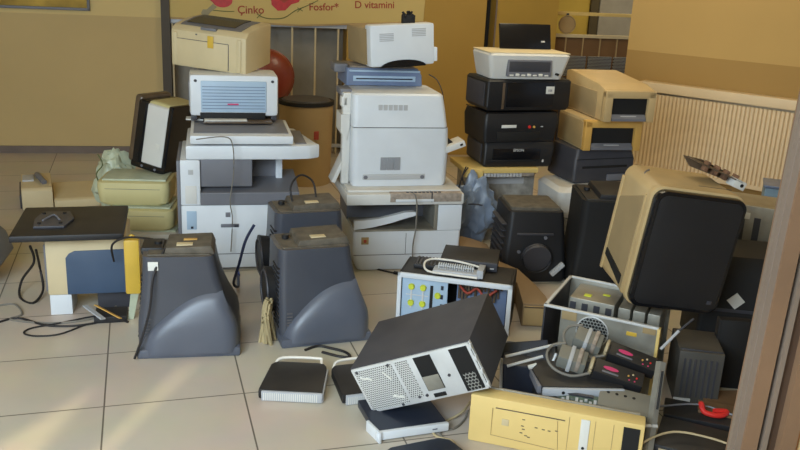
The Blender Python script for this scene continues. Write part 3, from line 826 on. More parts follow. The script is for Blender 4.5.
b14 = T('flat_scanner', 'blue-grey flat unit between the tall white printer and the tilted one', 'scanner', (-.155, 4.94, .958), 14)
b14.scale = (1.05, 1, 1.15)
MB().loft([(0, -.215, .20, -.16, .15, .01), (.05, -.215, .195, -.16, .15, .01), (.082, -.21, .175, -.15, .15, .01)]).build('body', 'bluegrey', b14)
B('front_slot', 'navy', b14, -.165, .145, -.1635, -.15, .028, .036)
B('slot_frame', 'bluew', b14, -.18, .16, -.1625, -.15, .020, .046, bev=.002)
B('front_lip', 'bluew', b14, -.20, .185, -.165, -.15, .064, .074)
B('dusty_cover', 'grime', b14, -.19, .16, -.13, .14, .080, .088)
B('left_wing', 'greyp', b14, -.27, -.20, -.10, .06, .055, .095)

w15 = T('inkjet_printer', 'white printer with tan sides tilted on top of the middle stack', 'printer', (-.09, 4.84, 1.082), (-1, -3.5, 21))
B('rear_casing', 'carton', w15, -.182, .165, -.10, .23, .0, .205, bev=.012)
o = B('tan_side', 'carton', w15, -.188, -.176, -.13, .222, .01, .20, bev=.003)
B('white_front', 'white', w15, -.187, .182, -.19, -.09, .0, .222, bev=.016)
for (x, z) in ((-.135, .135), (.05, .155)):
    s_ = MB()
    for k in range(5): s_.box(x, x + .08, -.1925, -.185, z + k * .009, z + .005 + k * .009)
    s_.build('vent', 'labelg', w15)
MB().prism([(.0 + .13 * math.cos(R(a)) * 1.0 - .0, -.004 + .038 * math.sin(R(a))) for a in range(0, 181, 15)], -.194, -.06).build('black_foot_arch', 'blackg', w15).location = (.0, 0, 0)
B('side_tab', 'white', w15, .18, .20, -.185, -.12, .015, .09, bev=.003)
gd = T('black_gadget', 'small spiky black plastic gadget on top of the tilted white printer', 'gadget', (-.01, 4.74, 1.303), 14)
MB().box(-.035, .035, -.02, .02, 0, .05, bev=.004).build('core', 'blackm', gd)
s_ = MB()
for k in range(9):
    a = R(20 * k + 10)
    s_.cyl((0, 0, .03), (.038 * math.cos(a) * random.uniform(.7, 1.3), random.uniform(-.03, .02), .035 + .035 * math.sin(a)), .010, .006, n=6)
s_.build('spikes', 'blackm', gd)

# ------------------------------------------------------------------ right stack A
sup = T('cardboard_box', 'low grey box holding up the pile of black printers', 'box', (.58, 5.17, 0), 14)
B('box_body', 'paper', sup, -.20, .21, -.12, .16, 0, .42)
B('box_lid', 'carton', sup, -.205, .215, -.125, .165, .42, .431)
B('printed_stripe', 'labelg', sup, -.12, .14, -.122, -.119, .36, .40, bev=.0005)
sl_ = T('flatbed_scanner', 'thin yellowish slab with corner blocks under the pile of black printers', 'scanner', (.56, 5.08, .434), 14)
B('slab', 'cream2', sl_, -.24, .22, -.16, .16, .022, .052)
B('corner_block', 'cream2', sl_, -.185, -.13, -.172, -.10, -.085, .04)
B('corner_block', 'cream2', sl_, -.242, -.20, -.168, -.10, -.0, .045)
s_ = MB()
for k in range(12): s_.box(-.12 + k * .02, -.105 + k * .02, -.163, -.155, .0, .02)
s_.build('keys_row', 'labelg', sl_)
B('under_tray', 'grime', sl_, -.2, .2, -.15, .15, .0, .022)

pe = T('inkjet_printer', 'black printer with small pale maker mark, lowest of the black pile', 'printer', (.65, 5.14, .488), 14)
MB().loft([(0, -.215, .20, -.165, .16, .02), (.01, -.225, .21, -.17, .165, .02), (.12, -.225, .225, -.17, .165, .02), (.148, -.22, .22, -.155, .16, .02)]).build('body', 'black', pe)
B('tray_slot', 'blackm', pe, -.19, .13, -.173, -.16, .03, .042)
B('tray_door', 'blackg', pe, -.17, .13, -.176, -.165, .045, .11, bev=.004)
text('maker_mark', 'EPSON', .022, 'labelg', pe, (-.045, -.1775, .095))
B('control_dot', 'labelg', pe, .145, .155, -.173, -.168, .028, .044, bev=.001)
B('left_wall_panel', 'dgrey', pe, -.232, -.222, -.13, .14, .02, .13)
pm = T('multifunction_printer', 'black printer with white label strip, second from bottom of the black pile', 'printer', (.640, 5.12, .640), 19)
MB().loft([(0, -.235, .23, -.15, .16, .02), (.06, -.24, .235, -.155, .165, .02), (.13, -.245, .24, -.165, .165, .02), (.168, -.235, .235, -.15, .155, .02)]).build('body', 'black', pm)
B('label_strip', 'labelw', pm, -.135, -.04, -.163, -.150, .085, .103, bev=.001)
B('output_recess', 'blackm', pm, -.16, .12, -.160, -.15, .005, .06)
MB().cyl((.045, -.166, .09), (.045, -.15, .09), .009).build('red_button', 'redp', pm)
MB().cyl((.075, -.166, .09), (.075, -.15, .09), .007).build('orange_button', 'orange', pm)
B('grey_button', 'labelg', pm, .12, .135, -.163, -.15, .088, .094, bev=.001)
B('scanner_lid', 'blackg', pm, -.235, .23, -.15, .16, .168, .176)
pb = T('inkjet_printer', 'black square printer with white sticker directly under the white inkjet', 'printer', (.668, 5.12, .828), 20)
pb.scale = (1, 1, 1.08)
MB().loft([(0, -.26, .26, -.145, .15, .015), (.02, -.275, .27, -.155, .155, .015), (.155, -.275, .27, -.155, .155, .015), (.165, -.265, .26, -.145, .15, .015)]).build('body', 'black', pb)
B('paper_door', 'blackg', pb, -.15, .155, -.1585, -.15, .02, .15, bev=.003)
B('sticker', 'labelw', pb, .10, .155, -.1600, -.157, .09, .13, bev=.0005)
text('sticker_print', 'USB', .016, 'greyp', pb, (.112, -.1608, .103))
B('hinge_strip', 'smoke', pb, -.18, -.165, -.1585, -.15, .01, .15, bev=.002)
B('side_panel', 'dgrey', pb, -.279, -.273, -.12, .13, .02, .145, bev=.002)
pd = T('inkjet_printer', 'white inkjet printer with raised black tray on the black printer pile', 'printer', (.665, 5.08, 1.010), 16)
pd.scale = (1, 1, .9)
MB().loft([(0, -.225, .22, -.11, .15, .03), (.03, -.232, .228, -.12, .155, .03), (.15, -.255, .255, -.14, .16, .03), (.165, -.245, .245, -.13, .15, .03)]).build('body', 'white2', pd)
B('front_recess', 'greyp', pd, -.14, .135, -.141, -.10, .02, .125, bev=.004)
B('recess_inner', 'dgrey', pd, -.13, .125, -.1425, -.12, .048, .115, bev=.003)
s_ = MB()
for k in range(7): s_.box(-.125 + k * .036, -.10 + k * .036, -.145, -.13, .022, .032 + .006 * (k % 2), bev=.003)
s_.build('torn_tray_edge', 'labelw', pd)
MB().cyl((.175, -.145, .035), (.175, -.12, .035), .008).build('power_button', 'blackm', pd)
B('top_cover', 'label', pd, -.25, .25, -.132, .152, .160, .170)
tr = MB().box(-.165, .165, -.008, .008, 0, .165, bev=.006).build('paper_support', 'blackg', pd, loc=(.055, .08, .170), rot=(-14, 0, 0))
B('mark', 'labelg', tr, .10, .125, -.0095, -.007, .045, .055, bev=.0005)

bb_ = crumple('plastic_bag', 'crumpled blue plastic bag beside the low middle copier', (.43, 4.83, 0), .125, .085, .20, 'bagb', 9)
MB().tube([(-.05, -.07, .30), (0, -.1, .31), (.04, -.08, .30)], .004, n=6).build('bag_seam', 'navy', bb_)

# ------------------------------------------------------------------ right stack B
wb = T('white_casing', 'off-white machine casing under the dark laser printer', 'casing', (1.08, 5.08, 0), 14)
MB().loft([(0, -.13, .25, -.17, .17, .02), (.20, -.13, .25, -.17, .17, .02), (.21, -.11, .23, -.15, .15, .02)]).build('lower_box', 'paper', wb)
MB().loft([(.21, -.15, .22, -.16, .16, .03), (.25, -.20, .25, -.19, .17, .04), (.37, -.205, .24, -.19, .17, .04), (.395, -.18, .22, -.16, .15, .04)]).build('upper_casing', 'white2', wb)
pk = T('laser_printer', 'dark grey laser printer, lowest of three right of the black pile', 'printer', (1.166, 5.20, .399), 22)
MB().loft([(0, -.20, .20, -.145, .145, .02), (.015, -.215, .215, -.155, .155, .02), (.14, -.215, .215, -.155, .155, .02), (.205, -.195, .20, -.14, .15, .03)]).build('body', 'dgrey', pk)
B('paper_slot', 'blackm', pk, -.16, .16, -.158, -.15, .09, .105)
B('grey_tray', 'greyp', pk, .02, .16, -.165, -.15, .01, .05)
B('seam', 'blackm', pk, -.2, .2, -.157, -.15, .145, .149, bev=0)
def openlaser(label, loc, yaw, w, d, h, body, front, rise=0.0):
    t = T('laser_printer', label, 'printer', loc, yaw)
    MB().prism([(-d / 2 + .03, 0), (-d / 2 + .03, h), (-d / 2 + .12, h + rise * .4), (d / 2 - .06, h + rise), (d / 2, h + rise * .8), (d / 2, 0)], -w / 2, w / 2, axis='X', bev=.010).build('body', body, t)
    for s in (-1, 1):
        B('front_cheek', front, t, s * w / 2 - (s > 0) * .045, s * w / 2 + (s < 0) * .045, -d / 2, -d / 2 + .05, 0, h - .01)
    B('top_front', front, t, -w / 2, w / 2, -d / 2, -d / 2 + .05, h * .74, h - .004, bev=.006)
    B('front_opening', 'blackm', t, -w / 2 + .045, w / 2 - .045, -d / 2 + .022, -d / 2 + .03, 0.012, h * .76, bev=0)
    MB().prism([(-d / 2 + .0, .005), (-d / 2 + .0, .02), (-d / 2 + .03, .05), (-d / 2 + .03, .005)], -w / 2 + .05, w / 2 - .05, axis='X').build('paper_guide', 'greyp', t, smooth=False)
    MB().box(-.05, .05, -d / 2 + .01, -d / 2 + .028, .02, .035, bev=.003).build('guide_tab', 'labelg', t)
    return t
l2 = openlaser('orange-cream laser printer with open front slot, middle of the cream pair pile', (1.195, 5.20, .606), 13, .365, .40, .185, 'creamd', 'orange')
B('side_plate', 'drum', l2, -.187, -.180, -.17, .19, .01, .17)
l1 = openlaser('cream laser printer with open black front, top of the right pile', (1.235, 5.23, .793), 13, .315, .60, .185, 'creamd', 'creamd', .055)
B('top_recess', 'blackm', l1, -.04, .12, .02, .09, .2125, .2225, bev=.001)
B('side_plate', 'carton', l1, -.163, -.155, -.18, .20, .01, .16)

# ------------------------------------------------------------------ tan board platform
pl = MB().prism([(.34, 4.10), (.34, 4.72), (.36, 4.73), (.42, 4.69), (.50, 4.60), (.53, 4.33), (.63, 4.20), (.69, 3.98), (.72, 3.82), (.72, 3.72), (.595, 3.72), (.60, 4.0), (.40, 4.06)], 0, .115, axis='Z', bev=.004)
pl = tag(pl.build('curved_plinth', 'board'), 'tan curved wooden plinth on the floor behind the open tower', 'plinth')
B('edge_band', 'drum', pl, .60, .715, 3.710, 3.722, .01, .105, bev=.001)
B('edge_seam', 'smoke', pl, .60, .715, 3.708, 3.712, .098, .104, bev=0)

# ------------------------------------------------------------------ open computer tower with clips
oc = T('open_computer_case', 'open computer tower with white edge and yellow-green clips behind the perforated case', 'computer case', (.285, 3.75, 0), -12)
W = .262
B('left_wall', 'black', oc, -W, -W + .01, -.11, .13, 0, .25)
B('right_wall', 'black', oc, W - .01, W, -.11, .13, 0, .25)
B('back_wall', 'black', oc, -W + .01, W - .01, .12, .13, 0, .25)
B('floor_panel', 'black', oc, -W + .01, W - .01, -.10, .12, 0, .01)
B('top_panel', 'black', oc, -W + .01, W - .01, -.10, .13, .24, .25)
o = MB()
o.box(-W - .004, W + .004, -.122, -.108, .228, .254, bev=.006).box(-W - .004, -W + .016, -.122, -.108, 0, .254, bev=.006).box(W - .018, W + .004, -.122, -.108, 0, .254, bev=.006).box(-W, W, -.12, -.108, 0, .012, bev=.003)
o.build('white_rim', 'white', oc)
pn = B('steel_plate', 'bluew', oc, -W + .016, -.03, -.104, -.095, .012, .228)
s_ = MB()
for (x, z) in ((-.20, .185), (-.145, .185), (-.20, .105), (-.145, .105), (-.075, .155)):
    s_.cyl((x, -.105, z), (x, -.116, z), .016, .013, n=14)
s_.build('clips', 'yclip', pn)
s_ = MB()
for x in (-.20, -.145): s_.box(x - .004, x + .004, -.108, -.103, .08, .20)
s_.box(-.225, -.12, -.106, -.103, .143, .147)
s_.build('clip_rails', 'silver', pn)
B('slot_bar', 'blackm', pn, -.112, -.098, -.107, -.103, .06, .20, bev=0)
for z in (.195, .15, .105): B('small_slot', 'navy', pn, -.062, -.050, -.107, -.103, z - .01, z + .01, bev=0)
B('inner_board', 'bluegrey', oc, .0, .235, -.02, -.01, .012, .228)
s_ = MB()
for k in range(14): s_.box(.01 + .015 * k, .02 + .015 * k, -.05 + random.uniform(0, .02), -.02, .17 + random.uniform(-.06, .02), .20 + random.uniform(-.02, .02))
s_.build('board_parts', 'smoke', oc)
MB().tube([(.02, -.06, .20), (.06, -.09, .18), (.10, -.07, .20), (.14, -.08, .17), (.19, -.06, .20)], .006, n=6).build('inner_wire', 'ink', oc)

bx = T('optical_drive', 'flat black drive lying on top of the clip-lined open tower', 'drive', (.345, 3.86, .252), -9)
B('drive_body', 'black', bx, -.135, .135, -.09, .12, 0, .045, bev=.004)
B('front_face', 'dgrey', bx, -.135, .135, -.096, -.09, .002, .043)
B('eject_button', 'labelg', bx, .10, .12, -.0985, -.095, .014, .02, bev=.0005)
bx2 = T('drive_cage', 'slotted black metal cage at the left end of the open tower top', 'cage', (.14, 3.80, .252), -9)
B('cage_body', 'black', bx2, -.06, .055, -.05, .07, 0, .018)
s_ = MB()
for k in range(6): s_.box(-.052 + k * .017, -.044 + k * .017, -.045, .065, .018, .022)
s_.build('cage_slats', 'dgrey', bx2)
md = T('ribbed_module', 'silver ribbed module with looped white cable on the open tower', 'module', (.275, 3.695, .256), -12)
B('module_base', 'silverp', md, -.11, .11, -.045, .03, 0, .022, bev=.006)
s_ = MB()
for k in range(16):
    s_.tube([(-.085 + k * .0105, .018 * math.cos(R(a)) - .005, .032 + .014 * math.sin(R(a))) for a in (-30, 20, 70, 120, 170, 210)], .003, n=5, smooth=2)
s_.build('ribs', 'white', md)
MB().tube([(.12, .03, .03), (.0, .04, .045), (-.12, .04, .045), (-.155, .0, .035), (-.13, -.05, .015), (-.02, -.055, .012), (.10, -.055, .01)], .005, n=8).build('looped_cable', 'whiteloop', md)
B('end_clip', 'silverp', md, .095, .125, -.05, .04, .005, .045)

# ------------------------------------------------------------------ black tower with perforated silver back
tw = T('computer_tower', 'black computer tower tipped on its side showing perforated silver end', 'computer case', (.182, 2.881, .150), (10.7, -25.1, -20.4))
W, D, H = .24, .168, .198
B('cover', 'dgrey', tw, -W, W, -D + .004, D, 0, H, bev=.004)
o = B('end_plate', 'silver', tw, -W + .004, W - .004, -D - .004, -D + .006, .004, H - .004, bev=.002)
B('perforated_field', 'perf', o, -W + .014, -.072, -D - .0065, -D - .003, .014, H - .014, bev=0)
B('perforated_field', 'perf', o, -.058, -.008, -D - .0065, -D - .003, .03, H - .014, bev=0)
B('port_opening', 'blackm', o, .018, .085, -D - .0065, -D - .003, .045, H - .012, bev=0)
B('port_plate', 'galv', o, .020, .083, -D - .0085, -D - .006, .047, .105, bev=.001)
B('slot_opening', 'blackm', o, .158, .226, -D - .0065, -D - .003, .012, H - .012, bev=0)
B('slot_grille', 'grille', o, .170, .215, -D - .008, -D - .006, .014, .085, bev=0)
MB().box(.03, .078, -D - .0065, -D - .003, .014, .030, bev=.004).build('small_port', 'blackm', o)
for (x, z) in ((-.215, .18), (-.085, .182), (.005, .03), (-.025, .03), (-.22, .012), (-.10, .014), (.12, .09)):
    MB().cyl((x, -D - .003, z), (x, -D - .0085, z), .0055, n=10).build('screw', 'dgrey', o)
for (x, z, a) in ((-.19, .15, 20), (-.10, .05, 20), (-.105, .145, 60)):
    MB().box(-.022, .022, -.003, .003, -.003, .003).build('bright_tab', 'labelw', o, loc=(x, -D - .0085, z), rot=(0, a, 0))
for z in (.02, .075, .13, .178): B('edge_hook', 'silver', o, W - .006, W + .004, -D - .008, -D + .01, z - .008, z + .008, bev=.002)
B('side_lip', 'silver', tw, W - .003, W + .001, -D + .002, -D + .014, .002, H - .002, bev=0)

# ------------------------------------------------------------------ small flat boxes in front
def flatbox(label, loc, yaw, w, d, h, group='flat black boxes with silver ribbed edges'):
    t = T('flat_black_box', label, 'set-top box', loc, yaw, group)
    MB().prism([(-w / 2, -d / 2), (w / 2, -d / 2), (w / 2 - .004, d / 2 - .03), (w / 2 - .02, d / 2), (-w / 2 + .035, d / 2), (-w / 2 + .015, d / 2 - .03)], .005, h, axis='Z', bev=.010).build('case', 'black', t)
    fr_ = B('silver_edge', 'silverp', t, -w / 2 + .014, w / 2, -d / 2 - .008, -d / 2 + .004, .002, h - .004, bev=.004)
    s_ = MB()
    for k in range(int((w - .03) / .008)): s_.box(-w / 2 + .022 + k * .008, -w / 2 + .026 + k * .008, -d / 2 - .0095, -d / 2 - .006, .006, h - .010)
    s_.build('edge_ribs', 'labelw', fr_)
    MB().tube([(-w / 2 + .03, d / 2 - .01, h * .6), (-w / 2 + .055, d / 2 + .018, h + .004), (w / 2 - .045, d / 2 + .024, h + .006), (w / 2 - .03, d / 2 + .015, h), (w / 2 - .025, d / 2 - .03, h * .8)], .006, n=8, smooth=5).build('wire_stand', 'whiteloop', t)
    B('side_edge', 'silverp', t, w / 2 - .003, w / 2 + .004, -d / 2, d / 2 - .04, .002, h - .008, bev=.002)
    return t
flatbox('flat black box with silver ribbed edge, left of the pair on the floor', (-.385, 3.015, 0), 0, .245, .25, .046)
flatbox('flat black box with silver edge, partly under the tipped perforated tower', (-.135, 3.03, 0), 20, .20, .25, .046)

s28 = T('slim_drive', 'slim navy box with white front edge under the tipped tower', 'drive', (.040, 2.79, 0), 20)
s28.scale = (.92, 1, .85)
B('body', 'navy', s28, -.145, .145, -.11, .12, .012, .045)
B('white_front', 'white', s28, -.150, .150, -.125, -.108, .008, .047, bev=.007)
B('front_button', 'greyp', s28, .08, .10, -.127, -.124, .025, .03, bev=.0005)
MB().box(-.012, .0, -.13, -.03, 0, .05, bev=.004).build('white_bracket', 'white', s28, loc=(-.156, -.005, 0), rot=(0, 0, 12))
MB().cyl((-.13, -.08, 0), (-.13, -.08, .014), .012).cyl((.13, -.08, 0), (.13, -.08, .014), .012).build('rubber_feet', 'blackm', s28)
nv = T('navy_device', 'navy lid with a white stripe at the bottom edge of the picture', 'device', (.105, 2.535, 0), -20)
MB().prism([(-.13, -.16), (.13, -.16), (.165, -.02), (.135, .07), (.07, .115), (.03, .11), (-.10, -.02)], 0, .035, axis='Z', bev=.008).build('lid', 'navy', nv)
B('white_stripe', 'labelw', nv, .06, .12, -.01, .0, .035, .037, bev=.001)
MB().box(.11, .13, .0, .06, .034, .038, bev=.001).build('side_hinge', 'dgrey', nv)

# yellowed computer front
yt = T('yellowed_computer_front', 'yellowed plastic computer front lying along the bottom of the photo', 'computer case', (.571, 2.629, 0), -16)
W = .296
B('face', 'pyel', yt, -W, W, -.035, .035, 0, .183, bev=.008)
MB().tube([(-.215, -.0365, .145), (-.215, -.0365, .04), (.01, -.0365, .03)], .0012, n=4, smooth=1).tube([(.01, -.0365, .14), (.02, -.0365, .03)], .0008, n=4, smooth=1).build('panel_seam', 'drum', yt)
B('dark_seam', 'smoke', yt, -.205, .035, -.0375, -.034, .146, .149, bev=0)
for x in (.048, .135, .195): B('bay_seam', 'drum', yt, x, x + .0018, -.0365, -.034, .03, .165, bev=0)
B('switch_plate', 'labelw', yt, .088, .118, -.039, -.034, .03, .165, bev=.002)
MB().cyl((.103, -.0415, .058), (.103, -.037, .058), .005, n=10).build('switch', 'blackm', yt)
B('open_bay', 'blackm', yt, .228, .282, -.038, -.034, .03, .165, bev=0)
s_ = MB()
for k, (x, z) in enumerate(((-.11, .12), (-.112, .095), (-.108, .083), (-.065, .098), (-.04, .096), (-.02, .095), (.005, .1), (-.115, .068), (-.098, .06), (-.088, .056))): s_.box(x, x + .010, -.0365, -.034, z, z + .003)
s_.build('print_marks', 'smoke', yt)
B('worn_badge', 'cream', yt, -.18, -.155, -.0365, -.034, .085, .11, bev=.001)
B('back_plate', 'galv', yt, -W + .02, W - .02, .035, .042, .01, .187, bev=.001)

# ------------------------------------------------------------------ open case with fan grille and its neighbours
fc = T('open_computer_case', 'open grey steel computer case with round fan grille below the tilted cream monitor', 'computer case', (.891, 3.303, 0), -25)
W, D, H = .228, .20, .315
B('floor_panel', 'galv', fc, -W, W, -D, D, 0, .008)
B('left_wall', 'dgrey', fc, -W, -W + .008, -D, D, .008, H)
B('back_wall', 'galv', fc, -W + .008, W - .008, D - .008, D, .008, H)
fp = MB()
fp.box(-.155, W, -D, -D + .006, .008, H)
fp = fp.build('rear_panel', 'galv', fc)
MB().cyl((-.022, -D + .002, .243), (-.022, -D - .004, .243), .062, n=36).build('fan_grille', 'grille', fp)
MB().tube([(-.022 + .063 * math.cos(R(a)), -D - .003, .243 + .063 * math.sin(R(a))) for a in range(0, 360, 20)], .003, n=6, closed=True).build('fan_ring', 'silver', fp)
for z in (.15, .12, .09): B('slot_cover', 'silver', fp, .075, .20, -D - .004, -D, z, z + .018, bev=.001)
MB().box(.07, .215, -D - .003, -D, .03, .21, bev=.002).build('slot_area', 'galv', fp)
s_ = MB()
for k in range(5): s_.box(.085 + k * .026, .092 + k * .026, -D - .006, -D - .002, .04, .20)
s_.build('slot_lines', 'dgrey', fp)
B('yellow_sticker', 'pyel2', fp, .11, .15, -D - .003, -D, .262, .278, bev=.0005)
B('rust_patch', 'carton', fp, -.15, -.09, -D - .003, -D, .272, .312, bev=.001)
B('rust_patch', 'carton', fp, .17, .22, -D - .003, -D, .285, .313, bev=.001)
s_ = MB().box(-W, W, -D - .004, -D + .012, H - .006, H + .004, bev=.002).box(-W, -W + .014, -D, D, H - .004, H + .004, bev=.002).box(-W, W, D - .014, D, H - .004, H + .004, bev=.002)
s_.build('top_flange', 'silver', fc)
B('right_flange', 'cream2', fc, W - .004, W + .008, -D - .006, -D + .02, 0, H, bev=.002)
psu = B('power_supply', 'galv', fc, -.17, .02, -.01, .18, .14, .298)
for k in range(3): B('drive_bay', 'galv', fc, .035 + k * .06, .085 + k * .06, .0, .18, .10, .29)
B('label', 'yclip', psu, -.12, -.09, .03, .06, .298, .300, bev=.0005)
B('label', 'yclip', psu, -.05, -.02, .08, .10, .298, .300, bev=.0005)
s_ = MB()
for k in range(4): s_.box(-.165 + k * .05, -.14 + k * .05, -.014, -.010, .15, .28)
s_.build('front_slits', 'dgrey', psu)

# black silver-edged box, navy device, and the two pink-labelled units
dk = T('drive_stack', 'dark metal drives stacked on the floor behind the yellowed front', 'drive', (.68, 2.86, 0), 0)
B('lower_drive', 'black', dk, -.14, .15, -.085, .10, 0, .075)
B('upper_drive', 'galv', dk, -.13, .14, -.08, .10, .078, .150)
B('drive_label', 'labelg', dk, -.1, .0, -.083, -.079, .09, .13, bev=.001)
be = T('flat_player', 'flat black player with a bright silver front edge above the yellowed front', 'player', (.665, 2.86, .153), (0, 0, 4))
MB().prism([(-.135, -.10), (.165, -.10), (.165, .11), (-.10, .11), (-.145, .04)], .003, .035, axis='Z', bev=.006).build('case', 'black', be)
B('silver_front', 'silverp', be, -.135, .165, -.112, -.098, .0, .032, bev=.006)
MB().cyl((-.06, -.1135, .016), (-.06, -.108, .016), .006, n=12).build('button', 'blackm', be)
MB().box(-.15, -.12, -.09, .05, .0, .03, bev=.004).build('left_side', 'greyp', be)
nd = T('navy_stand', 'navy plastic stand with thin silver rods left of the pink-labelled units', 'stand', (.535, 3.06, 0), -10)
MB().box(-.10, .10, -.10, .12, 0, .16, bev=.01).build('body', 'navy', nd)
MB().box(-.09, .10, -.008, .008, 0, .20, bev=.006).build('tilted_plate', 'navy', nd, loc=(.0, -.08, .04), rot=(-35, -12, 0))
for (a, b_) in (((-.09, -.10, .19), (.11, -.02, .235)), ((-.08, -.13, .165), (.05, -.09, .205)), ((.05, -.11, .05), (.10, -.06, .21)), ((-.095, -.11, .02), (-.105, -.10, .18))):
    MB().cyl(a, b_, .006, n=8).build('silver_rod', 'silver', nd)
MB().cyl((.0, -.13, .17), (.03, -.12, .18), .009, n=10).build('rod_knob', 'labelw', nd)

def pinkunit(label, loc, rot):
    t = T('power_unit', label, 'power unit', loc, rot, 'black units with pink labels and grey clamps')
    b_ = B('body', 'black', t, -.02, .16, -.036, .036, 0, .045, bev=.004)
    MB().prism([(.02 + .028 * math.cos(R(a)) + .02, .0 + .009 * math.sin(R(a))) for a in range(0, 360, 30)], .0445, .047, axis='Z').build('pink_label', 'pink', b_, smooth=False)
    B('grey_print', 'greyp', b_, .01, .07, -.026, -.018, .0445, .0465, bev=.0005)
    for k in range(3): MB().cyl((.105 + k * .015, -.005 + (k % 2) * .012, .044), (.105 + k * .015, -.005 + (k % 2) * .012, .048), .0035, n=10).build('socket', ('orange', 'cream', 'redp')[k], b_)
    for k in range(2): MB().cyl((.11 + k * .02, -.024, .044), (.11 + k * .02, -.024, .047), .003, n=8).build('small_socket', 'pink', b_)
    cl = B('grey_clamp', 'steelg', t, -.155, -.05, -.035, .04, .0, .055, bev=.008)
    B('clamp_band', 'labelg', cl, -.115, -.100, -.040, .045, -.002, .058, bev=.003)
    B('clamp_block', 'grime', cl, -.085, -.070, -.038, .042, .01, .062, bev=.003)
    s_ = MB()
    for q in range(3):
        s_.tube([(-.03, .025 * math.cos(R(a)) * (1 + q * .1), .026 + .026 * math.sin(R(a)) + q * .003) for a in range(0, 360, 45)], .007, n=6, closed=True, smooth=2)
    s_.build('cord_bundle', 'cordc', t)
    MB().tube([(-.03, -.03, .02), (-.09, -.06, .005), (-.16, -.055, .01), (-.195, -.01, .02), (-.185, .04, .03), (-.14, .05, .05)], .0055, n=7).build('cord_loop', 'cordg', t)
    return t
pinkunit('black power unit with pink label, farther of the two below the fan grille', (.825, 2.94, .228), (20, 12, -20))
pinkunit('black power unit with pink label, nearer of the two below the fan grille', (.755, 2.855, .195), (18, 10, -17))

gdv = T('metal_drive', 'grey metal drive with a row of holes behind the yellowed front', 'drive', (.835, 2.72, .125), (12, 4, -17))
B('drive_case', 'steelg', gdv, -.10, .10, -.06, .06, 0, .045)
s_ = MB()
for k in range(4): s_.cyl((-.07 + k * .03, .02, .044), (-.07 + k * .03, .02, .0465), .006, n=8)
s_.build('screw_holes', 'blackm', gdv)
B('front_plate', 'galv', gdv, -.1, .1, -.0625, -.06, .0, .02, bev=.001)
sb = T('support_block', 'dark block under the grey holed drive', 'block', (.86, 2.73, 0), -17)
B('body', 'black', sb, -.08, .09, -.03, .05, 0, .115)
B('edge', 'dgrey', sb, -.08, .09, -.034, -.03, .09, .11)
pg = tag(MB().box(-.07, .07, -.035, .035, 0, .004).build('circuit_board', 'pcbg'), 'small green-grey circuit board between silver-edged player and yellowed front', 'circuit board')
pg.location = (.665, 2.72, .150); pg.rotation_euler = (R(18), 0, R(-14))
s_ = MB()
for k in range(8): s_.box(-.06 + .016 * k, -.05 + .016 * k, -.02 + .01 * (k % 3), .0 + .01 * (k % 2), .004, .010)
s_.build('components', 'labelg', pg)
MB().box(-.05, .05, .02, .03, .004, .012).build('connector', 'dgrey', pg)
mr_ = tag(MB().tube([(.873, 2.535, .0), (.884, 2.569, .06), (.936, 2.72, .32)], .017, n=4, smooth=1).build('metal_rail', 'galv', smooth=False), 'narrow cream metal rail leaning beside the fan grille case', 'rail')
MB().cyl((.862, 2.60, .135), (.915, 2.60, .135), .006, n=8).build('end_bolt', 'silver', mr_)
MB().tube([(.905, 2.598, .20), (.928, 2.668, .31)], .004, n=6, smooth=1).build('slot', 'blackm', mr_)

# ------------------------------------------------------------------ tilted cream monitor on the right
cm = T('crt_monitor', 'big cream monitor with a black screen leaning over the fan grille case', 'monitor', (1.09, 3.375, .330), (3, 6.0, 6))
W, D, H = .19, .17, .50
tmp = MB()
# cream shell: outline seen from its front, deep body
def rrect(w0, w1, z0, z1, r, n=6):
    out = []
    for (cx, cz, a0) in ((w1 - r, z1 - r, 0), (w0 + r, z1 - r, 90), (w0 + r, z0 + r, 180), (w1 - r, z0 + r, 270)):
        for k in range(n + 1): out.append((cx + r * math.cos(R(a0 + 90 * k / n)), cz + r * math.sin(R(a0 + 90 * k / n))))
    return out
tmp.prism(rrect(-W, W, .005, H, .045), -D + .05, D, bev=.006)
tmp.build('cream_shell', 'creamd', cm)
MB().prism(rrect(-W - .006, W + .004, 0, H + .004, .05), -D + .02, -D + .055, bev=.006).build('cream_bezel', 'creamd', cm)
MB().prism(rrect(-W + .004, W, .006, H - .006, .045), -D - .012, -D + .03, bev=.010).build('black_screen_frame', 'blackg', cm)
MB().prism(rrect(-W + .022, W - .015, .022, H - .022, .035), -D - .015, -D - .010, bev=.002).build('black_screen', 'black', cm)
B('screen_mark', 'dgrey', cm, .135, .155, -D - .018, -D - .014, .05, .065, bev=.001)
rc = MB().prism([(-D + .08, .03), (D - .01, .11), (D - .015, .36), (-D + .085, .44)], -W - .004, -W + .001, axis='X', bev=.002).build('side_recess', 'carton', cm, smooth=False)
MB().prism([(-D + .10, .05), (D - .03, .10), (D - .03, .13), (-D + .10, .09)], -W - .010, -W - .003, axis='X', bev=.002).build('side_handle', 'blackm', cm, smooth=False)
MB().box(-W - .006, -W, -D + .055, -D + .075, .03, .45, bev=.002).build('side_rib', 'creamd', cm)
MB().box(-W - .008, -W, D - .02, D, .03, .45, bev=.002).build('side_rib', 'creamd', cm)
B('top_seam', 'smoke', cm, .03, .17, -.06, -.055, H - .001, H + .001, bev=0)
MB().tube([(-.12, .10, H + .0), (-.15, .06, H - .003), (-.165, .02, H - .012)], .005, n=6).build('top_scuff', 'greyp', cm)

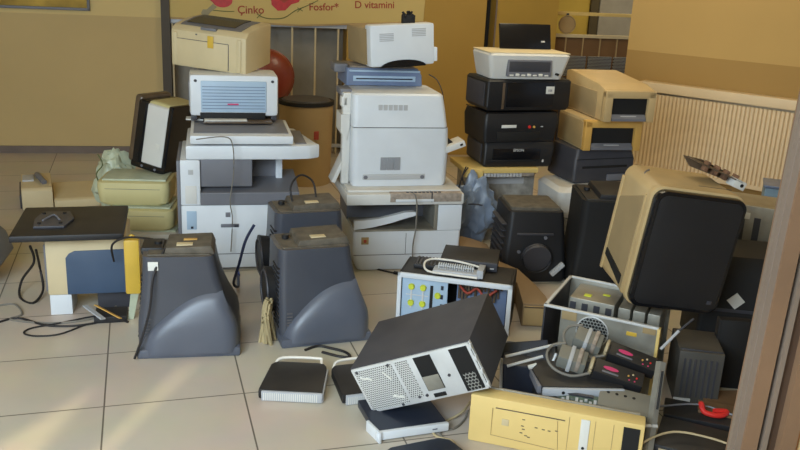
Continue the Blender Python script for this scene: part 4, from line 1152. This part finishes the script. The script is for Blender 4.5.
cb = T('circuit_board', 'broken brown circuit board lying on top of the tilted cream monitor', 'circuit board', (1.30, 3.44, .852), (4, 22, 15))
B('board', 'smoke', cb, -.13, .10, -.05, .05, 0, .006, bev=.001)
s_ = MB()
for k in range(10): s_.box(-.09 + k * .017, -.078 + k * .017, -.04 + .02 * (k % 3), -.01 + .02 * (k % 3), -.02, .022 - .003 * (k % 3))
s_.build('components', 'pcbb', cb)
B('white_connector', 'labelw', cb, .06, .12, -.05, .0, -.028, .008, bev=.002)
MB().cyl((.10, -.052, -.01), (.10, -.04, -.01), .008, n=10).build('jack', 'blackm', cb)
MB().prism([(-.15, .0), (-.10, -.03), (.10, -.02), (.12, .0), (.06, .012), (-.06, .016)], .045, .055, axis='Y').build('heat_plate', 'smoke', cb, smooth=False)

gc = T('grey_chassis', 'grey slotted metal chassis right of the cream monitor by the door frame', 'chassis', (1.66, 4.05, .0), -24)
B('chassis_body', 'galv', gc, -.18, .24, -.10, .16, .30, .585)
B('chassis_base', 'dgrey', gc, -.18, .24, -.10, .16, 0, .30)
for k in range(4): B('slot', 'dgrey', gc, -.13 + k * .07, -.10 + k * .07, -.104, -.098, .35, .53, bev=0)
B('white_patch', 'labelw', gc, .03, .06, -.105, -.099, .52, .55, bev=.001)
bl = T('pale_blue_container', 'pale blue plastic container under the radiator by the door frame', 'container', (2.20, 4.75, 0), -20)
B('body', 'bluebox', bl, -.12, .12, -.10, .10, 0, .50, bev=.015)
B('lid', 'bluegrey', bl, -.125, .125, -.105, .105, .50, .515)
bb2 = T('black_box', 'big black monitor casing with a pale diamond label by the door frame', 'casing', (1.56, 3.66, 0), -8)
MB().loft([(0, -.20, .22, -.20, .17, .02), (.36, -.20, .22, -.20, .17, .02), (.44, -.17, .20, -.17, .15, .03), (.46, -.15, .18, -.15, .13, .03)]).build('shell', 'blackm', bb2)
o = MB().box(-.027, .027, -.002, .002, -.027, .027).build('diamond_label', 'labelw', bb2, loc=(-.055, -.203, .275), rot=(0, 45, 0))
B('rim', 'dgrey', bb2, -.20, .22, -.204, -.20, .22, .235)

rb = T('ribbed_box', 'dark grey ribbed metal box right of the fan grille case', 'box', (1.215, 3.13, 0), -9)
B('box_body', 'steeld', rb, -.085, .085, -.10, .13, 0, .22, bev=.006)
s_ = MB()
for k in range(7): s_.box(-.065 + k * .02, -.058 + k * .02, -.104, -.099, .03, .19)
s_.build('front_ribs', 'dgrey', rb)
B('top_ridge', 'dgrey', rb, -.08, .08, -.09, -.08, .22, .226)
B('bright_corner', 'silver', rb, -.085, -.02, -.106, -.10, .005, .02, bev=.001)
bp = T('metal_plate', 'tall black plate standing between ribbed box and brown board', 'panel', (1.37, 3.20, 0), -5)
B('panel_body', 'blackm', bp, -.06, .07, -.02, .02, 0, .30)
B('panel_edge', 'black', bp, -.062, -.055, -.024, .02, 0, .30)
wp_ = T('wooden_board', 'brown board with dark slots leaning beside the door frame', 'board', (1.50, 3.12, 0), (-6, 0, -10))
B('board_body', 'wood', wp_, -.05, .10, -.012, .012, 0, .36)
for z in (.12, .20, .27): B('slot', 'blackm', wp_, -.03, .01, -.0135, -.011, z, z + .02, bev=0)
B('cross_piece', 'carton', wp_, -.05, .10, -.02, -.012, .05, .065)
dv = T('disc_player', 'flat black disc player with a pale front line at bottom right', 'player', (1.055, 2.63, 0), -24)
B('case', 'black', dv, -.12, .20, -.10, .12, 0, .075, bev=.005)
B('pale_line', 'cordc', dv, -.10, .06, -.103, -.099, .058, .064, bev=.0005)
B('small_button', 'labelg', dv, .10, .115, -.103, -.099, .05, .065, bev=.0005)
cl = T('dark_case', 'low dark metal case behind the disc player and red cord', 'case', (1.17, 2.86, 0), -18)
B('case_body', 'black', cl, -.14, .24, -.06, .08, 0, .05)  # body widened to add darkness to this corner of the floor
B('brown_flap', 'wood', cl, -.02, .13, .0, .09, .05, .062)
MB().tube([(-.16, -.02, .055), (-.02, .03, .07), (.12, .0, .065)], .004, n=6).build('edge_wire', 'greyp', cl)
pw = T('added_plank', 'short brown plank added to darken the floor behind the red cord', 'plank', (1.40, 3.02, 0), 8)  # plank added to darken the bare floor patch by the door frame
B('plank_body', 'wood', pw, -.17, .14, -.05, .09, 0, .03)
B('torn_edge', 'frame3', pw, -.17, -.10, -.056, -.05, .0, .028, bev=.002)
rcd = tag(MB().tube([(1.165, 2.86, .075), (1.15, 2.845, .10), (1.16, 2.83, .075), (1.20, 2.82, .068), (1.235, 2.83, .066), (1.25, 2.85, .07), (1.20, 2.84, .075)], .010, n=8).build('red_cord', 'redp'), 'short bright red cord lying on the dark case', 'cable')
wr = tag(MB().cyl((1.03, 3.02, .232), (1.10, 3.05, .30), .006, n=8).build('pale_rod', 'labelg'), 'thin pale rod sticking up right of the fan grille case', 'rod')
MB().cyl((1.10, 3.05, .30), (1.16, 3.08, .34), .0045, n=8).build('dark_end', 'dgrey', wr)

# ------------------------------------------------------------------ cables
def F(pts, z=.005): return [fl(a, b_, z if len(q) == 0 else q[0]) for a, b_, *q in pts]
cable('power_cable', 'black cable hanging in a loop left of the blue panel case', F([(30, 246, .30), (34, 262, .20), (22, 280, .06), (20, 297), (33, 303), (43, 290, .03), (40, 268, .12), (36, 250, .26)]), .006, 'cord')
cable('power_cable', 'thin grey cable snaking over the tiles from the left edge', F([(-4, 306), (14, 304), (22, 314), (10, 319), (30, 322), (55, 323), (85, 320), (108, 313), (120, 302)]), .0045, 'cordg')
cable('power_cable', 'black cable crossing the floor below the blue panel case', F([(-4, 323), (18, 318), (45, 325), (70, 326), (95, 323), (112, 318), (128, 322)]), .005, 'cord')
cable('power_cable', 'long thin looped cable on the floor left of the first charcoal monitor', F([(120, 314), (95, 316), (60, 323), (32, 328), (24, 333), (36, 336), (60, 334), (85, 325), (105, 321)]), .004, 'cord')
cable('video_cable', 'dark cable running down the face of the first charcoal monitor', [(-.955, 3.285, .455), (-.985, 3.215, .36), (-1.00, 3.195, .22), (-1.03, 3.172, .10), (-1.062, 3.165, .01)], .005, 'cord')
cable('video_cable', 'black cable arching from yellow strip to the first monitor', [(-1.28, 3.60, .27), (-1.27, 3.56, .36), (-1.20, 3.54, .405), (-1.10, 3.50, .42), (-1.06, 3.46, .43)], .005, 'cord')
cable('video_cable', 'dark blue video cable hanging behind the second charcoal monitor', [(-.70, 3.90, .38), (-.735, 3.86, .31), (-.765, 3.84, .19), (-.80, 3.89, .08), (-.80, 4.00, .02), fl(238, 275, .012)], .007, 'cordb', plug='plugb')
cable('power_cable', 'black lead looping over the rearmost charcoal monitor', [(-.52, 3.97, .46), (-.54, 4.0, .55), (-.50, 4.05, .60), (-.44, 4.08, .56), (-.42, 4.06, .46)], .005, 'cord')
cable('thin_wire', 'thin grey wire hanging down the left copier front', [(-1.02, 4.10, .742), (-.90, 4.18, .745), (-.865, 4.215, .70), (-.863, 4.225, .55), (-.885, 4.235, .40), (-.875, 4.24, .30), (-.885, 4.24, .12)], .003, 'cordg')
cable('thin_wire', 'thin dark wire hanging down the low middle copier', [(.06, 4.36, .455), (.075, 4.355, .44), (.085, 4.36, .38), (.085, 4.375, .25), (.075, 4.385, .15), (.08, 4.39, .02)], .004, 'cordg')
cable('thin_wire', 'thin dark wire hanging right of the tall white printer', [(.12, 4.80, 1.03), (.17, 4.78, 1.00), (.205, 4.74, .92), (.21, 4.70, .80)], .003, 'cord')
cable('power_cable', 'black plug lead on the floor in front of the middle copier', F([(358, 266), (372, 268), (385, 271), (395, 273)]), .005, 'cord', plug='blackm')
cable('power_cable', 'cream cord curling under the tipped tower and yellowed front', F([(470, 402, .03), (462, 412, .02), (448, 420), (432, 426), (436, 436), (452, 441), (458, 449), (470, 456)]), .005, 'cordc')
cable('power_cable', 'second cream cord beside the yellowed front bottom left corner', F([(468, 410, .02), (464, 420), (455, 428), (440, 433), (452, 446), (462, 455)]), .004, 'cordg')
cable('power_cable', 'cream cord arching over the disc player at bottom right', [(.80, 2.50, .06), (.86, 2.55, .10), (.98, 2.62, .105), (1.10, 2.60, .10), (1.20, 2.55, .09)], .004, 'cordc')
cable('power_cable', 'black lead tangled behind the right flat black box', F([(305, 350), (318, 346), (330, 348), (345, 352), (350, 357), (338, 356), (322, 352)]), .006, 'cord')
cable('thin_wire', 'dark wire on the wall side of the beige slab', [(.37, 4.86, .50), (.35, 4.84, .44), (.37, 4.82, .38), (.33, 4.80, .36), (.35, 4.82, .45), (.38, 4.84, .50)], .004, 'cord')
